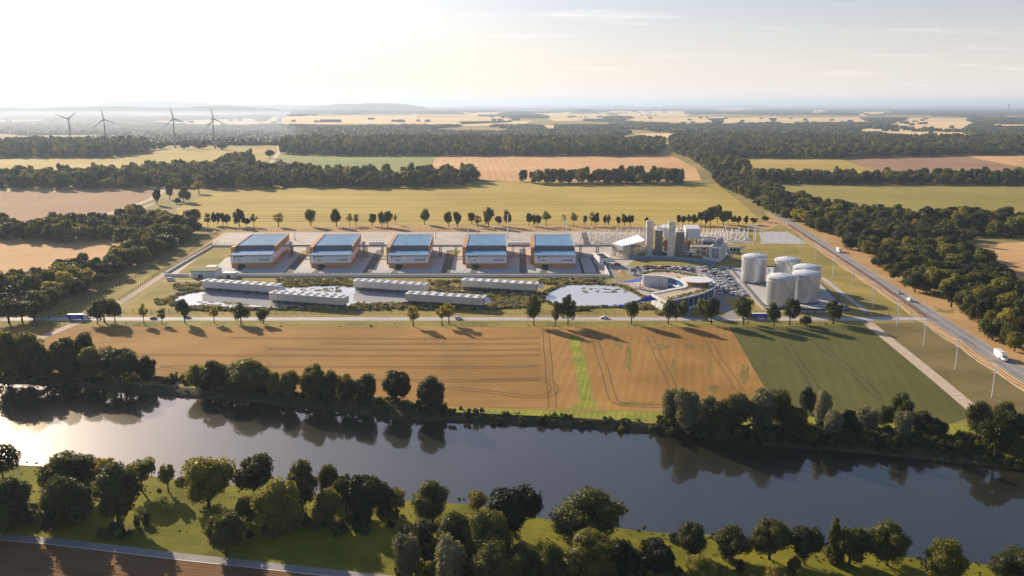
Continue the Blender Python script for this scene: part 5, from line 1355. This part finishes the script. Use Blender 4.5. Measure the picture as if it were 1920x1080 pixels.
b = MB().mat(M_white); poly_cap(b, poly, 0, ZR-0.3); b.build("wall", o)
b = MB().mat(M_track); poly_cap(b, poly, ZR-0.28, ZR); b.build("roof_terrace", o)
def strip3(P, wd, z0, z1, m, name, par, side=0.0):
    L_, R_ = ribbon_pts(P, wd); b = MB().mat(m); n = len(P); sh = Vector((0,0,0))
    vs = [(p.x,p.y,z0) for p in R_]+[(p.x,p.y,z0) for p in L_]+[(p.x,p.y,z1) for p in R_]+[(p.x,p.y,z1) for p in L_]; fs = []
    for i in range(n-1): fs += [(2*n+i,2*n+i+1,3*n+i+1,3*n+i),(i,i+1,2*n+i+1,2*n+i),(n+i+1,n+i,3*n+i,3*n+i+1)]
    fs += [(0,2*n,3*n,n),(n-1,2*n-1,4*n-1,3*n-1)]
    b.add(vs, fs); return b.build(name, par)
Il = [p-off for p in Is]; Ol = [p-off for p in Os]
strip3(Il, 3.6, ZR, ZR+0.6, M_white, "white_walkway", o); strip3(Ol, 0.7, ZR-0.2, ZR+0.5, M_white, "roof_edge", o)
mid = Vector((G(1225,535).x, G(1225,535).y, 0)) - off
step_in = [p.lerp(mid, min(0.45, 5.5/max(1.0, (p-mid).length))) for p in Il]
strip3(step_in, 4.2, 4.2, 4.8, M_white, "court_gallery", o); strip3([p.lerp(mid, 0.12) for p in Il], 0.3, 0.4, 8.9, M_glass, "court_shade_lining", o)  # dark glass strip added to stand for shade on the inner court wall
# planting on the roof
P_, S_, Z_, I_ = [], [], [], []; rs = random.Random(6)
cc = sum(Ol, Vector())/len(Ol)
for i in range(len(Ol)-3):
    for k in range(9):
        q = Ol[i].lerp(Ol[i+1], rs.random()); inn = min(Il, key=lambda v: (v-q).length); q = q.lerp(inn, rs.uniform(0.06, 0.34)) + off
        P_.append((q.x, q.y, ZR)); s_ = rs.uniform(0.2, 0.5); S_.append((s_*1.3, s_, s_)); Z_.append(rs.uniform(0,6)); I_.append(rs.randrange(3))
for i in range(len(Il)-1):
    for k in range(4):
        q = Il[i].lerp(Il[i+1], rs.random()); inn = min(Ol, key=lambda v: (v-q).length); q = q.lerp(inn, rs.uniform(0.16, 0.28)) + off
        P_.append((q.x, q.y, ZR)); s_ = rs.uniform(0.15, 0.36); S_.append((s_*1.3, s_, s_)); Z_.append(rs.uniform(0,6)); I_.append(rs.randrange(3))
gn_instances("roof_planting", P_, S_, Z_, I_, reedC, "low bushes planted on the horseshoe roof")
# glazed front: panes between white mullions along the south-east edge
front = cr([p for p in O_[9:15]], 2); front = [p-off for p in front]
for a_, c_ in zip(front, front[1:]):
    d = (c_-a_); n_ = Vector((d.y, -d.x, 0)).normalized();  n_ = n_ if n_.y < 0 else -n_
    e = n_*0.25
    MB().mat(M_glass).add([a_+e+d*.04+Vector((0,0,2.2-ZR)), c_+e-d*.04+Vector((0,0,2.2-ZR)), c_+e-d*.04+Vector((0,0,-0.7)), a_+e+d*.04+Vector((0,0,-0.7)),
                           a_+d*.04+Vector((0,0,2.2-ZR)), c_-d*.04+Vector((0,0,2.2-ZR)), c_-d*.04+Vector((0,0,-0.7)), a_+d*.04+Vector((0,0,-0.7))], [(3,2,1,0),(0,1,2,3),(4,5,1,0),(5,6,2,1),(7,4,0,3)]).build("window_pane", o)
    b = MB().mat(M_white).rod(a_+e*1.4+Vector((0,0,-ZR)), a_+e*1.4, 0.22, n=4)
    m_ = a_.lerp(c_, 0.5); b.rod(a_+e*1.4+Vector((0,0,-ZR)), m_+e*1.4+Vector((0,0,2.2-ZR)), 0.14, n=4).rod(m_+e*1.4+Vector((0,0,2.2-ZR)), c_+e*1.4+Vector((0,0,-ZR)), 0.14, n=4); b.build("mullion", o)
ws = [p-off for p in (O_[14], O_[15], O_[16])]
for a_, c_ in zip(ws, ws[1:]):
    d = c_-a_
    for k in range(3): q = a_+d*(0.2+0.25*k)+Vector((-0.2,-0.25,-3)); MB().mat(M_dgrey).add([q, q+d*.1, q+d*.1+Vector((0,0,1.6)), q+Vector((0,0,1.6))], [(0,1,2,3),(3,2,1,0)]).build("window", o)
# disc canopy
p = G(1307, 523.8, 13.2); od = empty("disc_canopy", (p.x, p.y, 0), 0, "large round white disc canopy over the horseshoe roof", "canopy")
MB().mat(M_white).lathe(0, 0, [(0.01, 12.6), (12.2, 12.7), (12.9, 12.9), (12.9, 13.15), (12.3, 13.3), (0.01, 13.5)], 64).build("disc", od)
MB().mat(M_cort).cyl(0, 0, 9.5, 12.6, 8.5, n=40).build("drum", od); MB().mat(M_white).box(7.5, 10.5, -9, -3, 0, 12.4).build("stair_core", od)
# court ramp and posts
wall("court_wall", [(1205,531),(1222,532),(1245,535),(1262,538.5)], 3.6, 0.6, M_pad, "pale curved inner wall of the courtyard", "wall")
wall("court_ramp", [(1206,527),(1213,533),(1219,539)], 3.0, 0.9, M_white, "white stair ramp down into the courtyard", "ramp")
for k, (x, yb) in enumerate(((1235.5,546),(1241.5,545),(1254.7,541))):
    p = G(x, yb); o2 = empty("courtyard_lamp", (p.x, p.y, 0), 0, "dark courtyard lamp post, %s from the blue sail" % ord_(k+1), "lamp post", "courtyard lamp posts")
    MB().mat(M_post).rod((0,0,0), (0,0,11), 0.16, 0.1, 6).build("post", o2); MB().mat(M_white).cyl(0, 0, 11, 11.3, 0.5, n=8).build("lamp_head", o2)
def sail(pts, lab):
    P = [G(x, y, z) for x, y, z in pts]; c = P[0]; o = empty("shade_sail", (c.x, c.y, 0), 0, lab, "shade sail", "blue shade sails")
    b = MB().mat(M_blue); n = 8; A0, B0_, C0 = [p-Vector((c.x,c.y,0)) for p in P]; idx = {}; vs = []
    for i in range(n+1):
        for j in range(n+1-i):
            u, v = i/n, j/n; q = A0*(1-u-v)+B0_*u+C0*v; q.z -= 1.4*(u*v+u*(1-u-v)+v*(1-u-v)); idx[i,j] = len(vs); vs.append(q)
    fs = []
    for i in range(n):
        for j in range(n-i):
            fs.append((idx[i,j], idx[i+1,j], idx[i,j+1]))
            if i+j < n-1: fs.append((idx[i+1,j], idx[i+1,j+1], idx[i,j+1]))
    b.add(vs+[v-Vector((0,0,0.06)) for v in vs], fs+[tuple(k+len(vs) for k in f[::-1]) for f in fs]); b.build("canvas", o, smooth=True)
    for q in (A0, B0_, C0): MB().mat(M_post).rod((q.x,q.y,0), (q.x,q.y,q.z+0.3), 0.2, n=6).build("post", o)
sail([(1205,520,9),(1201,528,7),(1156,529,2.5)], "long thin blue shade sail at the far wing of the horseshoe building")
sail([(1219,553,9.5),(1234,562,7),(1188,566,4)], "broad blue shade sail at the near wing of the horseshoe building")
p = G(1106,577); q_ = G(1164,576.5); L_ = q_.x-p.x
o = empty("jetty", (p.x, p.y, 0), 0, "slim blue jetty along the near edge of the round pond", "jetty")
MB().mat(M_wall).box(0, L_, 0, 2.2, 0.9, 1.3).build("deck", o); MB().mat(M_blue).box(L_-1.5, L_+2.5, -1.5, 2, 0.8, 2.2).build("end_box", o)
for k in range(8): MB().mat(M_wall).rod((k*L_/7, 0.2, 0.2), (k*L_/7, 0.2, 2.0), 0.1, n=4).build("post", o)
for k in range(10):     # garden furniture
    x, y = ((1185,536),(1190,538),(1196,537),(1199,540),(1218,545),(1202,571),(1207,570),(1212,569),(1243,551),(1255,547))[k]; p = G(x, y)
    lab = ["left-hand cluster by the boardwalk, outermost","left-hand cluster by the boardwalk, second","boardwalk cluster nearest the post","boardwalk cluster nearest the sail","alone in the middle of the court","under the near sail, leftmost","under the near sail, middle","under the near sail, rightmost","behind the near wing wall","deepest in the court"][k]
    o2 = empty("parasol_table", (p.x, p.y, 0 if k < 8 else 0), 0, "white parasol table, "+lab, "parasol table", "parasol tables round the courtyard")
    MB().mat(M_white).lathe(0, 0, [(1.5, 2.2), (0.05, 2.9)], 8).build("parasol", o2); MB().mat(M_post).rod((0,0,0), (0,0,2.8), 0.06, n=4).build("pole", o2); MB().mat(M_white).cyl(0, 0, 0.7, 0.78, 0.6, n=8).build("table_top", o2)

# ================================================================ wind turbines, far tower
def turbine(px_, py_, hub, rot, face, lab):
    p = G(px_, py_); s = ppm(p.x, p.y); H_ = hub/s; BL = 24/s
    o = empty("wind_turbine", (p.x, p.y, 0), face, lab, "wind turbine", "wind turbines on the horizon")
    MB().mat(M_turb).rod((0,0,0), (0,0,H_), 3.0, 1.7, 16).build("tower", o)
    MB().mat(M_turb).box(-2, 2, -4, 9, H_-1.5, H_+2.8).build("nacelle", o)
    MB().mat(M_turb).rod((0,-6.5,H_+.6), (0,-4,H_+.6), 1.0, 2.4, 12).build("hub", o)
    for k in range(3):
        a = rot + k*2*math.pi/3; d = Vector((math.sin(a), 0, math.cos(a))); t_ = Vector((math.cos(a), 0, -math.sin(a))); b = MB().mat(M_turb); c = Vector((0,-5.4,H_+.6)); vs = []
        for f, wd, th in ((0,1.3,1.3),(0.12,2.3,0.8),(0.3,2.0,0.5),(0.65,1.3,0.3),(1,0.35,0.12)):
            m_ = c + d*BL*f
            vs += [m_-t_*wd+Vector((0,0.3,0)), m_+Vector((0,-th,0)), m_+t_*wd*0.8, m_+Vector((0,th,0))]
        fs = []
        for i in range(4):
            for j in range(4): fs.append((4*i+j, 4*i+(j+1)%4, 4*i+4+(j+1)%4, 4*i+4+j))
        fs += [(0,1,2,3),(19,18,17,16)]; b.add(vs, fs); b.build("blade", o)
turbine(133, 268, 44, R(52), R(10), "leftmost white wind turbine, blades spread in a Y above the mist")
turbine(199, 270, 45, R(-8), R(25), "second wind turbine from the left, one blade straight up")
turbine(329, 278, 54, R(-10), R(28), "tallest-looking wind turbine above the pasture, right of a treeline end")
turbine(403, 279, 54, R(-12), R(52), "rightmost wind turbine, seen almost edge on")
p = G(1890, 212.5); o = empty("distant_tower", (p.x, p.y, 0), 0, "slim tower on the horizon at the far right", "tower")
MB().mat(M_grey).rod((0,0,0), (0,0,150), 14, 11, 10).build("shaft", o); MB().mat(M_dgrey).cyl(0, 0, 150, 168, 16, 8, 10).build("head", o)
p = G(1715, 204.5); o = empty("distant_tower", (p.x, p.y, 0), 0, "tiny mast on the right horizon, left of the slim tower", "tower"); MB().mat(M_grey).rod((0,0,0), (0,0,190), 16, 6, 8).build("shaft", o)

# ================================================================ fences
def fence(name, pts, step, h, m, lab, rail=True, wire=3, th=0.13):
    P = dense([G(*p) for p in pts], step); o = empty(name, (P[0].x, P[0].y, 0), 0, lab, "fence"); c = Vector((P[0].x, P[0].y, 0))
    pm = MB().mat(m).box(-th, th, -th, th, 0, h).mesh("post"); n = 0; extra = MB().mat(m)
    for p in P:
        if n < 290: q = link("post", pm, o); q.location = p-c
        else: extra.box(p.x-c.x-th, p.x-c.x+th, p.y-c.y-th, p.y-c.y+th, 0, h)
        n += 1
    if n > 290: q = extra.build("post_run", o); q["kind"] = "stuff"
    b = MB().mat(m)
    for a_, d_ in zip(P, P[1:]):
        for k in range(wire): z = h*(0.12+0.82*k/max(1, wire-1)); b.rod(a_-c+Vector((0,0,z)), d_-c+Vector((0,0,z)), 0.035, n=3)
    b.build("wire", o)
fence("yard_fence", [(400,514.5),(700,515),(1125,515.2)], 4.2, 2.6, M_post, "dark steel fence along the front edge of the concrete yard")
fence("slope_fence", [(308,513),(345,491),(398,459)], 3.0, 3.0, M_rust, "brown slatted fence climbing beside the slanting white wall", th=0.25)
fence("west_fence", [(225,565),(300,512),(360,470),(408,437)], 6, 3, M_post, "tall dark fence along the farm side of the perimeter track", th=0.2)
fence("west_outer_fence", [(60,612),(150,575),(235,532),(300,495),(360,458),(398,437)], 6, 3, M_post, "outer dark fence in the shade of the left wood", th=0.2)
fence("rear_fence", [(408,434),(700,431.5),(1060,431),(1440,431)], 7, 3, M_post, "thin fence behind the yards in front of the tree row")
fence("road_fence", [(200,587),(600,587.5),(1000,588),(1170,590)], 6.5, 2.8, M_post, "thin dark fence between the front lawn and the country road")
fence("tank_fence", [(1375,587),(1500,589),(1640,591),(1722,592)], 5, 2.8, M_post, "dark fence between the tank pad and the country road")
hp = [(1478,423),(1515,447),(1572,484),(1640,529),(1695,569),(1735,596)]
fence("highway_fence", hp, 3.2, 2.6, M_rust, "rust coloured fence along the plant side of the highway", wire=5, th=0.18)
fence("highway_outer_fence", [(x-9, y+1) for x, y in hp], 5.0, 1.4, M_rust, "low rust coloured rail fence beside the highway fence", wire=2, th=0.14)
fence("mid_yard_fence", [(405,459),(438,459)], 3, 2.6, M_post, "short fence behind the yard lawn")

# ================================================================ power line
POLES = [(1447.6,443.8,411),(1461.5,443,414),(1475.7,446,415),(1500,476.4,439.7),(1529,487.6,458),(1560.7,522,480.5),(1596.8,548.7,505),(1636.5,577,531.4),(1681.3,611,561),(1731.7,649,597.5),(1791,693,636),(1860,745,683),(1948,812,735)]
NMP = ["at the left edge of the gravel pad","in the middle of the gravel pad","at the right of the gravel pad","behind the tanks","right of the rearmost tank","level with the white lorry","right of the front tanks","halfway along the lawn","where the country road passes behind","with wires, just past the junction","with triple crossarms","by the lower end of the gravel track","at the picture's right edge"]
PT = []
for (x, yb, yt), lab in zip(POLES, NMP):
    p = G(x, yb); s = ppm(p.x, p.y); h = (yb-yt)/s/0.975
    o = empty("power_pole", (p.x, p.y, 0), R(-38), "slim white power pole %s" % lab, "power pole", "power poles beside the highway")
    MB().mat(M_white).rod((0,0,-0.3), (0,0,h), 0.34, 0.2, 8).build("pole_shaft", o)
    for k in range(3): MB().mat(M_white).box(-1.5, 1.5, -0.12, 0.12, h-1.2-k*1.7, h-0.95-k*1.7).build("crossarm", o)
    b = MB().mat(M_wpan)
    for k in range(3):
        for s_ in (-1.4, 1.4): b.cyl(s_, 0, h-0.95-k*1.7, h-0.55-k*1.7, 0.14, n=6)
    b.build("insulators", o); PT.append((p, h))
M_wire = mat("wire", (0.62,0.52,0.40), rough=0.4, var=0.05)
cd, sd_ = math.cos(R(-38)), math.sin(R(-38))
for k, (off_, dz, lab) in enumerate(((0,0,"topmost"),(-1.4,-0.6,"upper left"),(1.4,-0.6,"upper right"),(-1.4,-2.3,"middle left"),(1.4,-4.0,"lowest"))):
    b = MB().mat(M_wire)
    for (a_, ha), (c_, hc) in zip(PT[3:], PT[4:]):
        p0 = Vector((a_.x+off_*cd, a_.y+off_*sd_, ha+dz)); p1 = Vector((c_.x+off_*cd, c_.y+off_*sd_, hc+dz)); prev = p0
        for i in range(1, 9):
            t_ = i/8; q = p0.lerp(p1, t_); q.z -= 4*1.5*t_*(1-t_); b.rod(prev, q, 0.075, n=4); prev = q
    tag(b.build("overhead_cable"), "%s overhead cable strung along the white power poles" % lab, "cable", "overhead cables")
# ================================================================ VEHICLES
def paint(name, c): return mat("car_"+name, c, rough=0.3, spec=0.6, var=0.02)
PAINT = dict(white=paint("white",(0.72,0.72,0.72)), silver=paint("silver",(0.38,0.40,0.42)), grey=paint("grey",(0.15,0.16,0.17)), black=paint("black",(0.02,0.02,0.022)), blue=paint("blue",(0.03,0.05,0.20)), red=paint("red",(0.22,0.03,0.02)))
def car_parts(kind='sedan'):
    """profile x along the car, lofted with tumblehome"""
    L_ = 4.6
    if kind == 'sedan': low = [(-2.3,.55),(-2.25,.85),(-1.4,.95),(-0.9,1.42),(0.5,1.45),(1.15,.98),(2.1,.82),(2.3,.5)]
    elif kind == 'suv': low = [(-2.3,.6),(-2.25,1.1),(-2.05,1.62),(-0.5,1.7),(0.5,1.65),(1.15,1.12),(2.15,.98),(2.3,.6)]
    else: low = [(-2.7,.7),(-2.65,2.0),(-2.5,2.1),(0.0,2.15),(1.3,2.1),(1.9,1.35),(2.6,1.1),(2.7,.6)]
    return low
def car_body(b, kind, m):
    prof = car_parts(kind); b.mat(m); n = len(prof); zs = max(z for _, z in prof); belt = 0.95 if kind == 'sedan' else (1.1 if kind == 'suv' else 1.3)
    w_ = lambda z: 0.9 if z <= belt else 0.9-0.22*(z-belt)/max(0.1, zs-belt)
    vs = []
    for x, z in prof: vs += [(x, -w_(z), z), (x, w_(z), z)]
    vs += [(prof[0][0]+.05, -0.86, 0.28), (prof[0][0]+.05, 0.86, 0.28), (prof[-1][0]-.05, -0.86, 0.28), (prof[-1][0]-.05, 0.86, 0.28)]
    fs = [(2*i, 2*i+1, 2*i+3, 2*i+2) for i in range(n-1)]
    k = 2*n; fs += [(k, k+1, 1, 0), (2*n-2, 2*n-1, k+3, k+2), (k, k+2, k+3, k+1)]
    fs += [tuple([k]+[2*i for i in range(n)]+[k+2]), tuple([k+3]+[2*i+1 for i in range(n-1,-1,-1)]+[k+1])]
    b.add(vs, fs)
def car_glass(b, kind):
    b.mat(M_cglass)
    if kind == 'sedan': z0, z1, xa, xb, xc, xd = 0.99, 1.38, -1.25, -0.88, 0.48, 1.02
    elif kind == 'suv': z0, z1, xa, xb, xc, xd = 1.15, 1.58, -1.9, -1.85, 0.5, 0.98
    else: z0, z1, xa, xb, xc, xd = 1.4, 2.0, 0.4, 0.4, 1.25, 1.75
    for s in (-1, 1): b.add([(xa, s*0.905, z0), (xd, s*0.905, z0), (xc, s*0.79, z1), (xb, s*0.79, z1)], [(0,1,2,3), (3,2,1,0)])
    b.add([(xd+.06, -.8, z0-.02), (xd+.06, .8, z0-.02), (xc+.06, .68, z1+.0), (xc+.06, -.68, z1+.0)], [(0,1,2,3), (3,2,1,0)])
    if kind != 'van': b.add([(xa-.08, -.78, z0), (xa-.08, .78, z0), (xb-.05, .68, z1), (xb-.05, -.68, z1)], [(0,1,2,3), (3,2,1,0)])
def wheel(b, x, y, r=0.34, wd=0.22):
    b.mat(M_tyre).rod((x, y-wd/2, r), (x, y+wd/2, r), r, n=12); b.mat(M_grey).rod((x, y-wd/2-.02, r), (x, y+wd/2+.02, r), r*0.55, n=8)
CM = {}
for kd in ('sedan', 'suv', 'van'):
    for c, m in PAINT.items():
        b = MB(); car_body(b, kd, m); car_glass(b, kd)
        for x in (-1.4, 1.4):
            for y in (-0.8, 0.8): wheel(b, x, y)
        CM[kd, c] = b.mesh("parked_car")
def road_car(px_, py_, kind, colour, yaw, lab, sc=1.15):
    p = G(px_, py_); o = empty({"sedan":"car","suv":"car","van":"van"}[kind], (p.x, p.y, 0.18), yaw, lab, "van" if kind == 'van' else "car"); o.scale = (sc, sc, sc)
    b = MB(); car_body(b, kind, PAINT[colour]); b.build("body", o); b = MB(); car_glass(b, kind); b.build("windows", o)
    for x in (-1.4, 1.4):
        for y in (-0.8, 0.8): b = MB(); wheel(b, x, y); b.build("wheel", o)
    for y in (-0.6, 0.6): MB().mat(M_line).box(2.2 if kind != 'van' else 2.6, 2.32 if kind != 'van' else 2.72, y-.15, y+.15, 0.62, 0.76).build("headlight", o)
hyaw = math.atan2(hwd.y, hwd.x)
road_car(288, 598.5, 'sedan', 'black', 0, "small dark car on the country road between two pale young trees")
road_car(351, 597, 'sedan', 'grey', math.pi, "grey car on the country road behind a dark tree")
road_car(860, 599, 'suv', 'white', 0, "white car on the country road just right of two pale trees")
road_car(1133, 597.5, 'sedan', 'white', math.pi, "white saloon car on the open stretch of the country road", 1.3)
road_car(1348, 597.5, 'suv', 'white', 0, "white car at the plant junction under a tree")
road_car(1158, 497.5, 'suv', 'black', 0, "black car driving past the gatehouse lawn", 1.35)
road_car(320, 526, 'van', 'white', 0, "white van parked on the track left of the gate lodge", 1.3)
road_car(1685, 550.5, 'sedan', 'silver', hyaw, "silver car on the highway ahead of the white van", 1.25)
road_car(1705, 564.5, 'van', 'white', hyaw+math.pi, "white van on the highway above the junction", 1.25)
road_car(1144, 503, 'sedan', 'white', R(110), "white car on the gate road below the gatehouse", 1.0)
road_car(1412, 597.5, 'sedan', 'black', math.pi, "dark car in front of the blue lorry", 1.1)
def lorry(px_, py_, yaw, box_m, top_m, lab, L_=12.5, side=True, stripe=False, sc=1.0):
    p = G(px_, py_); o = empty("lorry", (p.x, p.y, 0.18), yaw, lab, "lorry"); o.scale = (sc, sc, sc)
    tr = MB().mat(box_m).box(-L_/2, L_/2, -1.3, 1.3, 1.1, 3.9).build("trailer", o)
    MB().mat(top_m).box(-L_/2, L_/2, -1.32, 1.32, 3.9, 4.15).build("trailer_roof", o)
    MB().mat(M_dgrey).box(-L_/2+0.5, L_/2-0.3, -0.9, 0.9, 0.7, 1.1).build("chassis", o)
    MB().mat(M_white).box(-2.5, 2.5, -1.28, -1.2, 0.45, 1.05).box(-2.5, 2.5, 1.2, 1.28, 0.45, 1.05).build("side_skirt", o)
    x = L_/2+0.5; b = MB().mat(M_white)
    b.add([(x,-1.2,.6),(x+2.3,-1.2,.6),(x+2.3,-1.2,2.6),(x+1.7,-1.2,3.3),(x,-1.2,3.9),(x,1.2,.6),(x+2.3,1.2,.6),(x+2.3,1.2,2.6),(x+1.7,1.2,3.3),(x,1.2,3.9)], [(0,1,2,3,4),(9,8,7,6,5),(0,5,6,1),(1,6,7,2),(2,7,8,3),(3,8,9,4),(4,9,5,0)])
    b.box(x+2.3, x+3.9, -1.0, 1.0, 0.6, 1.9); b.build("cab", o)
    b = MB().mat(M_cglass)
    for s in (-1.22, 1.22): b.add([(x+.9,s,2.0),(x+2.1,s,2.0),(x+2.1,s,2.6),(x+1.6,s,3.0),(x+.9,s,3.0)], [(0,1,2,3,4),(4,3,2,1,0)])
    b.add([(x+2.33,-1,2.0),(x+2.33,1,2.0),(x+2.33,1,2.58),(x+2.33,-1,2.58)], [(0,1,2,3)]); b.build("windscreen", o)
    for wx in (-L_/2+1.2, -L_/2+2.4, L_/2-1.0, L_/2+0.3, x+2.9):
        for y in (-1.05, 1.05): b = MB(); wheel(b, wx, y, 0.52, 0.35); b.build("wheel", o)
    if stripe:
        for s in (-1, 1):
            b = MB().mat(M_line); ring(b, -1.9, 2.55, 0.7, 0.14, s*1.36-.02, s*1.36+.02, 16); b.build("ring_logo", tr)
            b = MB().mat(M_line); q = -0.6
            for wd, hh in ((.4,.75),(.16,.75),(.4,.5),(.4,.5),(.25,.22),(.25,.22),(.25,.22),(.25,.22)): b.box(q, q+wd, s*1.36-.02, s*1.36+.02, 2.25, 2.25+hh); q += wd+.14
            b.build("word_mark", tr)
    return o
lorry(143, 600, 0, M_blue, M_white, "blue articulated lorry with white cab, left of the dark tree clump", stripe=True, L_=11.0)
lorry(1424, 598.2, math.pi, M_blue, M_white, "blue articulated lorry half hidden by trees near the tanks", stripe=True)
lorry(1572, 472, hyaw, M_white, M_white, "small white lorry high up on the highway behind the tanks", L_=7.5)
lorry(1873, 671, hyaw, M_white, M_white, "white lorry on the highway at the lower right", L_=8.0, sc=1.12)
# car park
rs = random.Random(77); cols = ['white']*9+['silver']*7+['grey']*4+['black']*5+['blue']*1+['red']*1; used_l = {}
def park(x, y, yaw, row_lab, k, sc=1.15):
    kd = rs.choice(['sedan','sedan','suv','suv','van'] if rs.random() < 0.3 else ['sedan','suv']); c = rs.choice(cols)
    o = link("parked_car", CM[kd, c]); o.location = (x, y, 0.14); o.rotation_euler = (0, 0, yaw); o.scale = (sc, sc, sc)
    tag(o, "%s %s %s, %s from the back" % (c, {"sedan":"saloon car","suv":"tall car","van":"small van"}[kd], row_lab, ord_(k)), "car", "cars in the plant car park")
RL = [((1313,503),(1352,551),24,"in the row beside the disc canopy"),
      ((1323,502.5),(1363,552),25,"in the second row from the canopy"),
      ((1333,502.5),(1374,554),25,"in the big lot's middle row"),
      ((1341,504),(1384,555),23,"in the fourth row from the canopy"),
      ((1355,508),(1397,556),22,"in the row along the tank lawn")]
for a_, c_, n_, lab in RL:
    A0, B0_ = G(*a_), G(*c_)
    for k in range(n_):
        if rs.random() < 0.08: continue
        p = A0.lerp(B0_, (k+rs.uniform(-.12,.12))/(n_-1)); park(p.x+rs.uniform(-.5,.5), p.y, (0 if rs.random() < .5 else math.pi)+rs.uniform(-.05,.05)+R(-6), lab, k+1)
for r_, (a_, c_, n_) in enumerate((((1208,501),(1296,502.5),13),((1212,505),(1298,506.5),13),((1222,509),(1300,512),9))):
    A0, B0_ = G(*a_), G(*c_)
    for k in range(n_):
        if rs.random() < 0.1: continue
        p = A0.lerp(B0_, k/(n_-1)); park(p.x+rs.uniform(-.6,.6), p.y, R(rs.choice((10, 190)))+rs.uniform(-.1,.1), "behind the horseshoe roof, %s line" % ("third","second","first")[r_], k+1)
for r_ in range(5):
    for c_ in range(2):
        if (r_, c_) == (0, 0): continue
        p = G(1185+c_*9+r_*1.6, 503.5+r_*3.3); park(p.x, p.y, R(rs.choice((0, 180))), "in the small left lot, %s column" % ("left", "right")[c_], r_+1)
# ================================================================ HAZE
m = bpy.data.materials.new("haze_air"); m.use_nodes = True; t = m.node_tree; t.nodes.clear()
o_ = t.nodes.new("ShaderNodeOutputMaterial"); v_ = t.nodes.new("ShaderNodeVolumePrincipled")
v_.inputs["Color"].default_value = (0.64, 0.79, 1.0, 1); v_.inputs["Density"].default_value = 0.000044; v_.inputs["Anisotropy"].default_value = 0.3
t.links.new(v_.outputs[0], o_.inputs["Volume"])
b = MB().mat(m).box(-95000, 95000, -3000, 75000, -8, 340); o = b.build("haze"); tag(o, "pale haze over the countryside", None, None, "stuff")

# low morning mist lying in the valley at the left
m = bpy.data.materials.new("mist_air"); m.use_nodes = True; t = m.node_tree; t.nodes.clear()
o_ = t.nodes.new("ShaderNodeOutputMaterial"); v_ = t.nodes.new("ShaderNodeVolumePrincipled")
v_.inputs["Color"].default_value = (0.78, 0.87, 1.0, 1); v_.inputs["Density"].default_value = 0.00019; v_.inputs["Anisotropy"].default_value = 0.2
t.links.new(v_.outputs[0], o_.inputs["Volume"])
b = MB().mat(m).prism([(-9000,3350),(-800,3350),(-1500,5600),(-3800,15000),(-14000,15000)], -4, 62); tag(b.build("valley_mist"), "pale mist lying in the valley behind the wind turbines", None, None, "stuff")
